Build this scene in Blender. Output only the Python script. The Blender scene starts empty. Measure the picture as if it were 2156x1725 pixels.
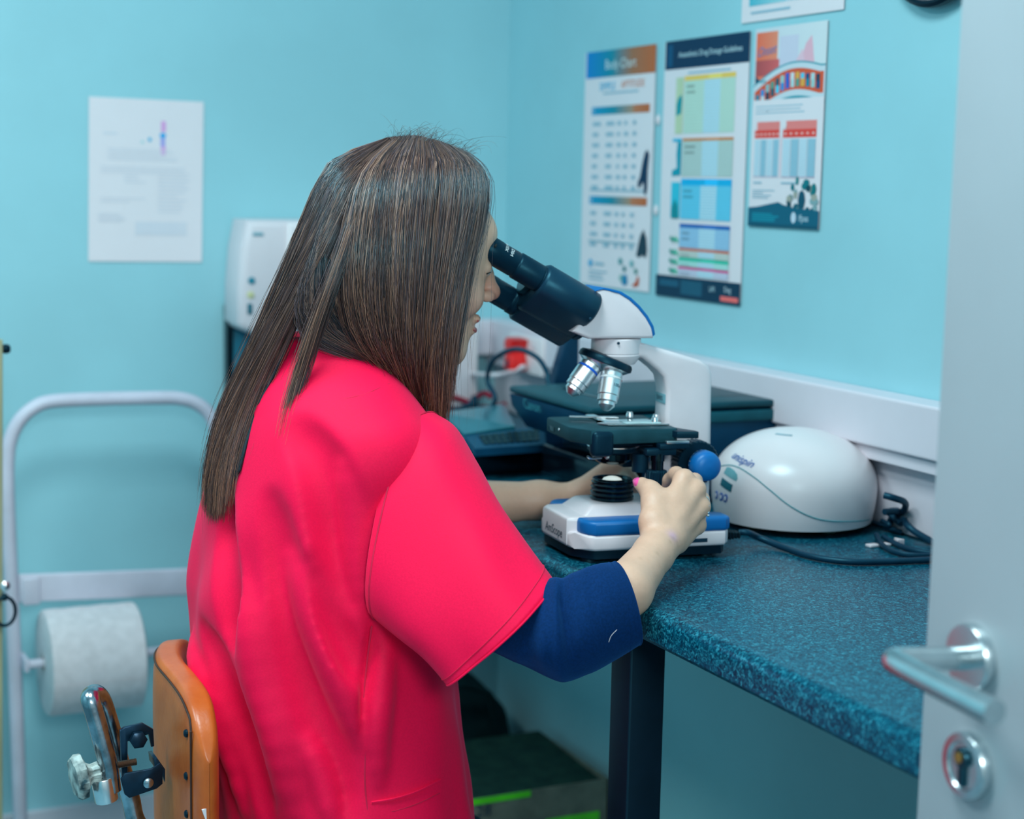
import bpy, math, random
import numpy as np
from math import sin, cos, pi, radians, sqrt
from mathutils import Matrix, Vector
RNG = np.random.RandomState(7)
random.seed(7)
SC = bpy.context.scene
COL = SC.collection

# ------------------------------------------------------------------ camera
FPX, PITCH, ROLL, YAW, CAMZ = 3500.0, radians(7.78), 0.02, radians(25.5), 1.36
def ray(px, py):
    u, v = px - 1078.0, py - 862.5
    U = u * cos(ROLL) + v * sin(ROLL); V = -u * sin(ROLL) + v * cos(ROLL)
    x = U; y = FPX * cos(PITCH) - V * sin(PITCH); z = -FPX * sin(PITCH) - V * cos(PITCH)
    return np.array([x * cos(YAW) + y * sin(YAW), -x * sin(YAW) + y * cos(YAW), z])
EYE = np.array([0, 0, CAMZ])
def ony(px, py, Y):
    r = ray(px, py); return EYE + r * (Y / r[1])
def onz(px, py, z):
    r = ray(px, py); return EYE + r * ((z - CAMZ) / r[2])
def onx(px, py, X):
    r = ray(px, py); return EYE + r * (X / r[0])
cam = bpy.data.cameras.new('camera')
camo = bpy.data.objects.new('camera', cam); COL.objects.link(camo)
fwd = Vector(ray(1078, 862.5)).normalized()
rgt = (Vector(ray(1079, 862.5)) - Vector(ray(1078, 862.5))).normalized()
up = (Vector(ray(1078, 861.5)) - Vector(ray(1078, 862.5))).normalized()
camo.matrix_world = Matrix(((rgt.x, up.x, -fwd.x, 0), (rgt.y, up.y, -fwd.y, 0), (rgt.z, up.z, -fwd.z, CAMZ), (0, 0, 0, 1)))
cam.sensor_fit = 'HORIZONTAL'; cam.sensor_width = 36.0; cam.lens = FPX / 2156 * 36.0
cam.clip_start = 0.05
cam.dof.use_dof = True; cam.dof.focus_distance = 1.86; cam.dof.aperture_fstop = 3.6
SC.camera = camo

# ------------------------------------------------------------------ world, lights, exposure
w = bpy.data.worlds.new('world'); SC.world = w; w.use_nodes = True
w.node_tree.nodes['Background'].inputs[0].default_value = (0.60, 0.90, 1.0, 1)
w.node_tree.nodes['Background'].inputs[1].default_value = 0.55
def area(name, loc, rot, sx, sy, power, color):
    l = bpy.data.lights.new(name, 'AREA'); l.shape = 'RECTANGLE'; l.size = sx; l.size_y = sy
    l.energy = power; l.color = color
    o = bpy.data.objects.new(name, l); COL.objects.link(o); o.location = loc; o.rotation_euler = rot
    return o
LC = (0.80, 0.97, 1.0)
area('ceiling_light_near', (0.35, 1.35, 2.47), (0, 0, 0), 0.6, 0.6, 27, LC)
area('ceiling_light_left', (-0.6, 1.9, 2.47), (0, 0, 0), 0.6, 0.6, 26, LC)
area('front_fill_light', (0.10, -0.9, 1.95), (radians(80), 0, radians(-12)), 0.7, 0.4, 32, LC)  # added fill lamp behind the camera, lifts the dim walls from the front
SC.view_settings.view_transform = 'Standard'
SC.view_settings.look = 'None'
SC.view_settings.exposure = -0.10
SC.view_settings.gamma = 1.0
SC.view_settings.use_curve_mapping = False
SC.cycles.max_bounces = 6
SC.cycles.use_denoising = True

# ------------------------------------------------------------------ materials
def s2l(c):
    return tuple(((x / 255.0) / 12.92 if x / 255.0 <= 0.04045 else ((x / 255.0 + 0.055) / 1.055) ** 2.4) for x in c)
MATS = {}
def mat(name, col, rough=0.5, metal=0.0, spec=0.5, noise=0.04, nscale=30.0, bump=0.0, bscale=200.0,
        emis=0.0, coat=0.0, sheen=0.0, sheen_tint=(1, 1, 1), vcol=None, alpha=None, sss=0.0, two=None, stretch=None, trans=0.0, stint=None):
    if name in MATS: return MATS[name]
    m = bpy.data.materials.new(name); m.use_nodes = True
    nt = m.node_tree; N = nt.nodes; L = nt.links
    b = N['Principled BSDF']
    b.inputs['Roughness'].default_value = rough
    b.inputs['Metallic'].default_value = metal
    b.inputs['Specular IOR Level'].default_value = spec
    b.inputs['Coat Weight'].default_value = coat; b.inputs['Coat Roughness'].default_value = 0.25
    b.inputs['Sheen Weight'].default_value = sheen
    b.inputs['Sheen Tint'].default_value = (*sheen_tint, 1)
    b.inputs['Transmission Weight'].default_value = trans
    b.inputs['Specular Tint'].default_value = (*(stint or ((0.25, 0.8, 1.0) if max(col) < 0.2 and not metal else (0.7, 0.95, 1.0) if not metal else (1, 1, 1))), 1)
    if sss:
        b.inputs['Subsurface Weight'].default_value = sss
        b.inputs['Subsurface Radius'].default_value = (0.012, 0.005, 0.003)
    tc = N.new('ShaderNodeTexCoord'); mp = N.new('ShaderNodeMapping')
    L.new(tc.outputs['Object'], mp.inputs[0])
    if stretch: mp.inputs['Scale'].default_value = stretch
    nz = N.new('ShaderNodeTexNoise'); nz.inputs['Scale'].default_value = nscale; nz.inputs['Detail'].default_value = 4
    L.new(mp.outputs[0], nz.inputs['Vector'])
    mx = N.new('ShaderNodeMix'); mx.data_type = 'RGBA'
    c = tuple(col)
    if vcol:
        at = N.new('ShaderNodeAttribute'); at.attribute_name = vcol
        hs = N.new('ShaderNodeHueSaturation'); L.new(at.outputs['Color'], hs.inputs['Color'])
        mr = N.new('ShaderNodeMapRange'); mr.inputs[3].default_value = 1 - noise * 2; mr.inputs[4].default_value = 1 + noise * 2
        L.new(nz.outputs['Fac'], mr.inputs[0]); L.new(mr.outputs[0], hs.inputs['Value'])
        L.new(hs.outputs[0], b.inputs['Base Color'])
    else:
        if two is None:
            a1 = tuple(max(0, x * (1 - noise * 3)) for x in c); a2 = tuple(min(1, x * (1 + noise * 3)) for x in c)
        else: a1, a2 = c, tuple(two)
        mx.inputs['A'].default_value = (*a1, 1); mx.inputs['B'].default_value = (*a2, 1)
        cr = N.new('ShaderNodeMapRange'); cr.inputs[1].default_value = 0.35; cr.inputs[2].default_value = 0.65
        L.new(nz.outputs['Fac'], cr.inputs[0]); L.new(cr.outputs[0], mx.inputs['Factor'])
        L.new(mx.outputs['Result'], b.inputs['Base Color'])
    if emis:
        b.inputs['Emission Color'].default_value = (*c, 1); b.inputs['Emission Strength'].default_value = emis
    if bump:
        n2 = N.new('ShaderNodeTexNoise'); n2.inputs['Scale'].default_value = bscale; n2.inputs['Detail'].default_value = 5
        L.new(mp.outputs[0], n2.inputs['Vector'])
        bp = N.new('ShaderNodeBump'); bp.inputs['Strength'].default_value = bump; bp.inputs['Distance'].default_value = 0.002
        L.new(n2.outputs['Fac'], bp.inputs['Height']); L.new(bp.outputs[0], b.inputs['Normal'])
    MATS[name] = m
    return m
def worktop_mat():
    m = mat('worktop_laminate', (0.004, 0.03, 0.07), rough=0.34, spec=0.55, bump=0.08, bscale=350, stint=(.08, .75, 1.0))
    nt = m.node_tree; N = nt.nodes; L = nt.links; b = N['Principled BSDF']
    tc = N.new('ShaderNodeTexCoord')
    n1 = N.new('ShaderNodeTexNoise'); n1.inputs['Scale'].default_value = 260; n1.inputs['Detail'].default_value = 3; n1.inputs['Distortion'].default_value = 1.2
    n2 = N.new('ShaderNodeTexNoise'); n2.inputs['Scale'].default_value = 90; n2.inputs['Detail'].default_value = 5
    L.new(tc.outputs['Object'], n1.inputs['Vector']); L.new(tc.outputs['Object'], n2.inputs['Vector'])
    r1 = N.new('ShaderNodeValToRGB')
    e = r1.color_ramp.elements
    e[0].position = 0.38; e[0].color = (0.0005, 0.020, 0.045, 1)
    e[1].position = 0.52; e[1].color = (0.001, 0.085, 0.145, 1)
    for p, c in ((0.58, (0.005, 0.16, 0.23, 1)), (0.66, (0.04, 0.29, 0.38, 1))):
        x = e.new(p); x.color = c
    L.new(n1.outputs['Fac'], r1.inputs[0])
    r2 = N.new('ShaderNodeMapRange'); r2.inputs[1].default_value = 0.35; r2.inputs[2].default_value = 0.7
    L.new(n2.outputs['Fac'], r2.inputs[0])
    mx = N.new('ShaderNodeMix'); mx.data_type = 'RGBA'; mx.inputs['A'].default_value = (0.002, 0.02, 0.045, 1)
    mr = N.new('ShaderNodeMath'); mr.operation = 'MULTIPLY_ADD'; mr.inputs[1].default_value = 0.35; mr.inputs[2].default_value = 0.65
    L.new(r2.outputs[0], mr.inputs[0]); L.new(mr.outputs[0], mx.inputs['Factor']); L.new(r1.outputs[0], mx.inputs['B'])
    L.new(mx.outputs['Result'], b.inputs['Base Color'])
    return m
WHITE = (0.78, 0.70, 0.73)
M_wall = mat('wall_paint', (0.335, 0.635, 0.70), rough=0.42, spec=0.45, noise=0.015, nscale=3, bump=0.05, bscale=60)
M_ceil = mat('ceiling_paint', (0.62, 0.75, 0.8), rough=0.9)
M_floor = mat('floor_vinyl', (0.16, 0.30, 0.36), rough=0.45, noise=0.06, nscale=80)
M_white = mat('white_plastic', WHITE, rough=0.38, noise=0.008, nscale=8)
M_enamel = mat('white_enamel', (0.88, 0.79, 0.80), rough=0.3, noise=0.008, nscale=8, coat=0.2)
M_trunk = mat('white_trunking', (0.74, 0.69, 0.75), rough=0.45, noise=0.01, nscale=6)
M_tube = mat('white_painted_tube', (0.64, 0.62, 0.72), rough=0.35, noise=0.02, nscale=15)
M_paper = mat('printed_paper', WHITE, rough=0.75, noise=0.01, vcol='Col')
M_roll = mat('tissue_paper', (0.80, 0.74, 0.76), rough=0.95, noise=0.02, nscale=60, bump=0.25, bscale=300)
M_door = mat('door_paint', (0.36, 0.40, 0.43), rough=0.5, noise=0.01, nscale=5)
M_steel = mat('satin_steel', (0.62, 0.68, 0.70), rough=0.26, metal=1.0, noise=0.02, nscale=60)
M_chrome = mat('chrome', (0.92, 0.94, 0.95), rough=0.26, metal=1.0, noise=0.03, nscale=40)
M_oldchrome = mat('worn_chrome', (0.38, 0.45, 0.50), rough=0.22, metal=1.0, noise=0.12, nscale=60, bump=0.1)
M_satin = mat('satin_chrome', (0.86, 0.90, 0.92), rough=0.36, metal=1.0, noise=0.02, nscale=60)
M_brass = mat('brass', (0.6, 0.36, 0.10), rough=0.35, metal=1.0)
M_black = mat('black_plastic', (0.002, 0.008, 0.018), rough=0.38, noise=0.05, spec=0.35)
M_bblack = mat('black_metal_paint', (0.002, 0.014, 0.030), spec=0.35, rough=0.40, noise=0.05, bump=0.05, bscale=500)
M_stage = mat('stage_black_paint', (0.010, 0.045, 0.06), rough=0.5, noise=0.08, bump=0.1, bscale=600)
M_gloss = mat('black_gloss', (0.002, 0.004, 0.008), rough=0.12, noise=0.02)
M_rubber = mat('black_rubber', (0.003, 0.006, 0.012), rough=0.5)
M_legm = mat('desk_leg_metal', (0.004, 0.009, 0.02), rough=0.5)
M_bluep = mat('blue_plastic', (0.003, 0.135, 0.42), rough=0.4, noise=0.02)
M_blueprint = mat('blue_print', (0.01, 0.10, 0.42), rough=0.6)
M_lens = mat('lens_glass', (0.75, 0.85, 0.85), rough=0.05, spec=1.0, coat=1.0)
M_lamp = mat('lit_lens', (0.85, 0.95, 0.88), rough=0.2, emis=0.55)
M_print = mat('black_ink', (0.01, 0.03, 0.06), rough=0.6)
M_whiteink = mat('white_ink', (0.7, 0.8, 0.82), rough=0.6)
M_red = mat('red_plastic', (0.85, 0.012, 0.01), rough=0.35)
M_cable = mat('cable_rubber', (0.005, 0.03, 0.06), rough=0.4)
M_redcable = mat('red_cable', (0.35, 0.01, 0.04), rough=0.45)
M_leather = mat('brown_leather', (0.46, 0.080, 0.008), rough=0.32, noise=0.12, nscale=22, bump=0.15, bscale=140, two=(0.56, 0.115, 0.016), spec=0.5)
M_chip = mat('chipped_white_paint', (0.02, 0.03, 0.035), rough=0.5, nscale=55, two=(0.55, 0.62, 0.58))
M_card = mat('cardboard', (0.16, 0.17, 0.13), rough=0.9, noise=0.06)
M_carddark = mat('cardboard_green_black', (0.012, 0.035, 0.022), rough=0.95, noise=0.1)
M_green = mat('green_tape', (0.10, 0.75, 0.01), rough=0.5)
M_bag = mat('dark_bag_fabric', (0.004, 0.014, 0.014), rough=0.85, noise=0.15, nscale=14)
M_board = mat('pale_wood_board', (0.36, 0.34, 0.20), rough=0.6, noise=0.06, nscale=8, stretch=(8, 8, 0.6))
M_teal = mat('dark_teal_plastic', (0.01, 0.16, 0.24), rough=0.4)
M_skin = mat('skin', (0.60, 0.42, 0.30), rough=0.48, noise=0.035, nscale=160, bump=0.12, bscale=420, sss=0.08, vcol='Col')
M_hair = mat('hair_fibre', (0.05, 0.035, 0.03), rough=0.34, noise=0.0, vcol='Col', spec=0.9)
M_tunic = mat('pink_tunic_cloth', (0.92, 0.0008, 0.058), rough=0.65, noise=0.012, nscale=400, bump=0.10, bscale=900, sheen=0.20, sheen_tint=(1, 0.22, 0.45), spec=0.2)
M_navy = mat('navy_jersey', (0.002, 0.018, 0.085), rough=0.85, noise=0.06, nscale=400, bump=0.15, bscale=900, sheen=0.3, sheen_tint=(0.05, 0.25, 0.7), spec=0.2)
M_trouser = mat('navy_trouser_cloth', (0.004, 0.012, 0.04), rough=0.85)
M_nail = mat('pink_nail_polish', (0.9, 0.10, 0.36), rough=0.2, coat=0.6)
M_lip = mat('lip_skin', (0.50, 0.10, 0.10), rough=0.4)
M_brow = mat('brow_hair', (0.02, 0.015, 0.012), rough=0.7)
M_eye = mat('eye_white', (0.6, 0.62, 0.6), rough=0.15)
M_work = worktop_mat()
M_prn = mat('printer_blue_black', (0.001, 0.034, 0.085), rough=0.4, noise=0.03)

# ------------------------------------------------------------------ mesh helpers
WM = {}
I4 = Matrix.Identity(4)
def empty(name, loc, rz=0.0, label=None, cat=None, group=None, kind=None):
    o = bpy.data.objects.new(name, None); COL.objects.link(o); o.empty_display_size = 0.05
    o.location = loc; o.rotation_euler = (0, 0, rz)
    WM[o] = Matrix.Translation(Vector(loc)) @ Matrix.Rotation(rz, 4, 'Z')
    tag(o, label, cat, group, kind)
    return o
def tag(o, label=None, cat=None, group=None, kind=None):
    if label: o['label'] = label
    if cat: o['category'] = cat
    if group: o['group'] = group
    if kind: o['kind'] = kind
    return o
def mobj(name, V, Fc, m, parent=None, smooth=True, origin=None, angle=40, mats=None, midx=None, vc=None):
    """world-space vertices become one mesh object, stored in its parent's frame"""
    V = np.asarray(V, dtype=float).reshape(-1, 3)
    if parent is None:
        if origin is None:
            lo = V.min(0); hi = V.max(0); origin = ((lo[0] + hi[0]) / 2, (lo[1] + hi[1]) / 2, lo[2])
        W = Matrix.Translation(Vector(origin))
    else: W = WM[parent]
    inv = np.array(W.inverted())
    Vl = V @ inv[:3, :3].T + inv[:3, 3]
    me = bpy.data.meshes.new(name)
    if isinstance(Fc, np.ndarray) and Fc.ndim == 2:
        n, k = Fc.shape
        me.vertices.add(len(Vl)); me.vertices.foreach_set('co', Vl.astype(np.float32).ravel())
        me.loops.add(n * k); me.loops.foreach_set('vertex_index', Fc.astype(np.int32).ravel())
        me.polygons.add(n); me.polygons.foreach_set('loop_start', np.arange(0, n * k, k, dtype=np.int32))
        me.polygons.foreach_set('loop_total', np.full(n, k, dtype=np.int32))
        me.update(calc_edges=True)
    else:
        me.from_pydata([tuple(v) for v in Vl], [], [tuple(f) for f in Fc])
    me.validate(clean_customdata=False)
    for mm in (mats or [m]): me.materials.append(mm)
    if midx is not None: me.polygons.foreach_set('material_index', np.asarray(midx, dtype=np.int32))
    if smooth:
        me.polygons.foreach_set('use_smooth', np.ones(len(me.polygons), dtype=bool))
    if vc is not None:
        a = me.color_attributes.new('Col', 'FLOAT_COLOR', 'POINT')
        vc = np.asarray(vc, dtype=np.float32)
        if vc.ndim == 1: vc = np.tile(vc, (len(me.vertices), 1))
        if vc.shape[1] == 3: vc = np.concatenate([vc, np.ones((len(vc), 1), np.float32)], 1)
        a.data.foreach_set('color', vc.ravel())
    me.update()
    o = bpy.data.objects.new(name, me); COL.objects.link(o)
    if parent is not None: o.parent = parent
    else: o.location = origin
    WM[o] = W
    if smooth and angle < 180 and len(me.polygons) < 60000:
        sharpen(me, radians(angle))
    return o
def sharpen(me, ang):
    import bmesh
    bm = bmesh.new(); bm.from_mesh(me)
    for e in bm.edges:
        if len(e.link_faces) == 2 and e.calc_face_angle(0) > ang: e.smooth = False
    bm.to_mesh(me); bm.free()
class G:
    """collects shapes given in a local frame M and written in world space"""
    def __init__(s, M=I4): s.V = []; s.F = []; s.M = M; s.mi = []; s.cur = 0; s.C = []; s.col = None
    def add(s, V, F):
        n = len(s.V)
        for v in V:
            s.V.append(tuple(s.M @ Vector(v)))
            if s.col is not None: s.C.append(s.col)
        for f in F: s.F.append(tuple(i + n for i in f)); s.mi.append(s.cur)
        return s
    def box(s, lo, hi):
        x0, y0, z0 = lo; x1, y1, z1 = hi
        return s.add([(x0, y0, z0), (x1, y0, z0), (x1, y1, z0), (x0, y1, z0), (x0, y0, z1), (x1, y0, z1), (x1, y1, z1), (x0, y1, z1)],
                     [(0, 3, 2, 1), (4, 5, 6, 7), (0, 1, 5, 4), (1, 2, 6, 5), (2, 3, 7, 6), (3, 0, 4, 7)])
    def rbox(s, lo, hi, r=0.004, seg=3):
        """box with rounded edges"""
        import bmesh
        bm = bmesh.new(); bmesh.ops.create_cube(bm, size=1)
        for v in bm.verts:
            v.co = Vector([(lo[i] + hi[i]) / 2 + v.co[i] * (hi[i] - lo[i]) for i in range(3)])
        bmesh.ops.bevel(bm, geom=list(bm.edges) , offset=r, segments=seg, profile=0.5, affect='EDGES')
        return s.bm(bm)
    def bm(s, bm):
        bm.verts.index_update()
        V = [tuple(v.co) for v in bm.verts]; F = [tuple(v.index for v in f.verts) for f in bm.faces]
        bm.free(); return s.add(V, F)
    def prism(s, poly, y0, y1, r=0.0, seg=3, axis='y'):
        """polygon in (x, z) extruded along y, or (x, y) along z when axis is z"""
        import bmesh
        bm = bmesh.new()
        if axis == 'y': vs = [bm.verts.new((p[0], y0, p[1])) for p in poly]
        elif axis == 'z': vs = [bm.verts.new((p[0], p[1], y0)) for p in poly]
        else: vs = [bm.verts.new((y0, p[0], p[1])) for p in poly]
        f = bm.faces.new(vs)
        ex = bmesh.ops.extrude_face_region(bm, geom=[f])
        d = Vector((0, y1 - y0, 0)) if axis == 'y' else (Vector((0, 0, y1 - y0)) if axis == 'z' else Vector((y1 - y0, 0, 0)))
        for v in ex['geom']:
            if isinstance(v, bmesh.types.BMVert): v.co += d
        if r > 0:
            ed = [e for e in bm.edges if len(e.link_faces) == 2 and e.calc_face_angle(0) > 0.5]
            bmesh.ops.bevel(bm, geom=ed, offset=r, segments=seg, profile=0.5, affect='EDGES', clamp_overlap=True)
        bmesh.ops.recalc_face_normals(bm, faces=bm.faces)
        return s.bm(bm)
    def lathe(s, prof, c=(0, 0, 0), ax=(0, 0, 1), n=32, cap=True, ribs=0, ribd=0.0, sx=1.0, sy=1.0, xref=None):
        ax = Vector(ax).normalized()
        a = Vector(xref) if xref is not None else (Vector((1, 0, 0)) if abs(ax.x) < 0.8 else Vector((0, 1, 0)))
        a = (a - ax * a.dot(ax)).normalized(); b = ax.cross(a)
        V = []; F = []
        for (r, h) in prof:
            for i in range(n):
                t = 2 * pi * i / n
                rr = r
                if ribs and abs(r) > ribd * 3: rr = r + ribd * (0.5 + 0.5 * (1 if (i * ribs * 2 // n) % 2 else -1)) - ribd
                V.append(tuple(Vector(c) + ax * h + a * (rr * cos(t) * sx) + b * (rr * sin(t) * sy)))
        k = len(prof)
        for j in range(k - 1):
            for i in range(n):
                F.append((j * n + i, j * n + (i + 1) % n, (j + 1) * n + (i + 1) % n, (j + 1) * n + i))
        if cap:
            if prof[0][0] > 1e-6: F.append(tuple(reversed(range(n))))
            if prof[-1][0] > 1e-6: F.append(tuple(range((k - 1) * n, k * n)))
        return s.add(V, F)
    def tube(s, path, r, n=10, close=False, sub=6, rads=None):
        P = catmull(path, sub, close) if sub > 1 else [np.array(p, float) for p in path]
        R = None
        if rads is not None:
            R = [float(x) for x in np.interp(np.linspace(0, 1, len(P)), np.linspace(0, 1, len(rads)), rads)]
        V = []; F = []; m = len(P); prev = None
        for i, p in enumerate(P):
            if close: t = P[(i + 1) % m] - P[i - 1]
            else: t = P[min(i + 1, m - 1)] - P[max(i - 1, 0)]
            t = t / (np.linalg.norm(t) + 1e-12)
            if prev is None:
                q = np.array([0, 0, 1.0]) if abs(t[2]) < 0.9 else np.array([1.0, 0, 0])
            else: q = prev
            q = q - t * (q @ t); q /= np.linalg.norm(q); prev = q
            bb = np.cross(t, q); rr = R[i] if R else r
            for j in range(n):
                a = 2 * pi * j / n
                V.append(tuple(p + q * rr * cos(a) + bb * rr * sin(a)))
        for i in range(m if close else m - 1):
            for j in range(n):
                a, b2 = i * n + j, i * n + (j + 1) % n
                c2, d = ((i + 1) % m) * n + (j + 1) % n, ((i + 1) % m) * n + j
                F.append((a, b2, c2, d))
        if not close: F.append(tuple(reversed(range(n)))); F.append(tuple(range((m - 1) * n, m * n)))
        return s.add(V, F)
    def make(s, name, m, parent=None, **k):
        if s.C: k.setdefault('vc', np.array(s.C))
        if k.get('mats'): k['midx'] = s.mi
        return mobj(name, s.V, s.F, m, parent, **k)
def catmull(P, sub, close=False):
    P = [np.array(p, float) for p in P]
    if len(P) < 3 and not close:
        return [P[0] + (P[-1] - P[0]) * t for t in np.linspace(0, 1, sub + 1)]
    out = []; n = len(P)
    for i in range(n if close else n - 1):
        p0 = P[i - 1] if (i > 0 or close) else 2 * P[0] - P[1]
        p1 = P[i]; p2 = P[(i + 1) % n]
        p3 = P[(i + 2) % n] if (i + 2 < n or close) else 2 * P[-1] - P[-2]
        for k in range(sub):
            t = k / sub
            out.append(0.5 * ((2 * p1) + (-p0 + p2) * t + (2 * p0 - 5 * p1 + 4 * p2 - p3) * t * t + (-p0 + 3 * p1 - 3 * p2 + p3) * t ** 3))
    if not close: out.append(P[-1])
    return out
def text_geo(body, size, fn, g, extrude=0.0, shear=0.0, align='CENTER'):
    """lettering as flat filled geometry; fn maps (u, v) to a world point"""
    cu = bpy.data.curves.new('t', 'FONT'); cu.body = body; cu.size = size; cu.align_x = align; cu.align_y = 'CENTER'
    cu.shear = shear; cu.resolution_u = 3
    o = bpy.data.objects.new('t', cu); COL.objects.link(o)
    dg = bpy.context.evaluated_depsgraph_get()
    me = bpy.data.meshes.new_from_object(o.evaluated_get(dg))
    V = [fn(v.co.x, v.co.y) for v in me.vertices]; F = [tuple(p.vertices) for p in me.polygons]
    bpy.data.objects.remove(o); bpy.data.curves.remove(cu); bpy.data.meshes.remove(me)
    g.add(V, F)

# ------------------------------------------------------------------ room
XW, YB, XL, YF, ZC = 1.446, 3.077, -1.6, 0.12, 2.5
def struct(name, g, m, **k):
    o = g.make(name, m, None, smooth=False, **k); o['kind'] = 'structure'; return o
struct('floor', G().box((XL - .1, -1.6, -.1), (XW + .1, YB + .1, 0)), M_floor)
struct('ceiling', G().box((XL - .1, YF, ZC), (XW + .1, YB + .1, ZC + .1)), M_ceil)
struct('wall_back', G().box((XL - .1, YB, 0), (XW + .1, YB + .1, ZC)), M_wall)
struct('wall_right', G().box((XW, YF, 0), (XW + .1, YB, ZC)), M_wall)
struct('wall_left', G().box((XL - .1, YF, 0), (XL, YB, ZC)), M_wall)
g = G(); g.box((XL, YF - .12, 0), (-.45, YF, ZC)); g.box((.86, YF - .12, 0), (XW, YF, ZC)); g.box((-.45, YF - .12, 2.08), (.86, YF, ZC))
struct('wall_front', g, M_wall)
struct('baseboard_back', G().box((XL, YB - .018, 0), (XW, YB, .175)), M_trunk)
struct('baseboard_right', G().box((XW - .018, YF, 0), (XW, YB - .018, .12)), M_trunk)
g = G(); g.rbox((1.396, YF, 1.015), (XW, YB, 1.086), .004); g.rbox((1.404, YF, .9955), (XW, YB, 1.0145), .002)
g.rbox((1.06, YB - .05, 1.015), (1.396, YB, 1.086), .004)
struct('trim_1', g, M_trunk)
g = G(); g.rbox((1.425, YF, .901), (XW, YB, .993), .003); struct('trim_2', g, M_trunk)
# ceiling light fittings (out of frame, they carry the lamps)
for i, (x, y) in enumerate(((.35, 1.35), (-.6, 1.9))):
    e = empty('ceiling_light', (x, y, 2.48), 0, ['square recessed ceiling light panel in the middle of the room', 'square recessed ceiling light panel on the left side of the room'][i], 'light')
    g = G(); g.box((x - .33, y - .33, 2.482), (x + .33, y - .305, 2.499)); g.box((x - .33, y + .305, 2.482), (x + .33, y + .33, 2.499))
    g.box((x - .33, y - .305, 2.482), (x - .305, y + .305, 2.499)); g.box((x + .305, y - .305, 2.482), (x + .33, y + .305, 2.499))
    g.make('frame', M_enamel, e, smooth=False)
    G().box((x - .305, y - .305, 2.488), (x + .305, y + .305, 2.498)).make('diffuser', M_ceil, e, smooth=False)

# ------------------------------------------------------------------ worktop and its leg
FX = .904
poly = [(FX + .004, .861), (FX, .866), (FX, .886)]
for k in range(1, 7):
    a = pi - k * (pi / 2) / 6; poly.append((FX + .014 + .014 * cos(a), .886 + .014 * sin(a)))
poly += [(1.444, .9), (1.444, .861)]
g = G(); g.prism(poly, YF + .01, YB - .002)
tag(g.make('worktop', M_work, angle=30), 'dark blue speckled laminate worktop with a rounded front edge', 'worktop')
e = empty('desk_leg', (.951, 1.645, 0), 0, 'square black metal leg holding up the speckled worktop', 'leg')
G().rbox((.93, 1.618, .012), (.977, 1.665, .845), .003).make('post', M_legm, e)
G().rbox((.932, 1.62, .845), (1.40, 1.663, .8605), .002).make('top_plate', M_legm, e)
G().rbox((.925, 1.613, 0), (.982, 1.670, .012), .003).make('foot', M_rubber, e)
for y in (.25,):
    e = empty('desk_leg', (.951, y + .02, 0), 0, 'square black metal desk leg near the doorway', 'leg')
    G().rbox((.93, y, .012), (.9716, y + .0416, .8605), .003).make('post', M_legm, e)
    G().rbox((.924, y - .006, 0), (.978, y + .048, .012), .003).make('foot', M_rubber, e)

# ------------------------------------------------------------------ printed sheets on the walls
def col(*c):
    l = s2l(c); return (min(.95, l[0] * 1.5), min(.95, l[1] * 1.25), min(.95, l[2] * 1.15))
INK = col(90, 120, 140); DK = col(0, 42, 75)
WCOL = (0.84, 0.76, 0.79)
def sheet(name, label, P0, U, D, nrm, w, h, group=None, bow=0.0):
    """P0 top left corner, U right direction, D down direction; returns (empty, place, map function)"""
    bow = 0.0
    P0, U, D, nrm = [np.array(a, float) for a in (P0, U, D, nrm)]
    c = P0 + U * w / 2 + D * h
    e = empty(name, tuple(c), 0, label, 'poster' if 'poster' in name else 'paper', group)
    def fn(u, v, lift=0.0):
        z = 0.0025 + bow * (sin(pi * u) * .5 + v * v) 
        return P0 + U * (u * w) + D * (v * h) + nrm * (z + lift)
    n = 12; g = G(); V = []; F = []
    for side in (0, 1):
        for j in range(n + 1):
            for i in range(n + 1): V.append(tuple(fn(i / n, j / n, -.0006 * side)))
    for side in (0, 1):
        o = side * (n + 1) ** 2
        for j in range(n):
            for i in range(n):
                q = (o + j * (n + 1) + i, o + (j + 1) * (n + 1) + i, o + (j + 1) * (n + 1) + i + 1, o + j * (n + 1) + i + 1)
                F.append(q if side == 0 else q[::-1])
    g.col = WCOL
    g.add(V, F); g.make('sheet', M_paper, e, smooth=True, angle=180)
    return e, fn
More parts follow.
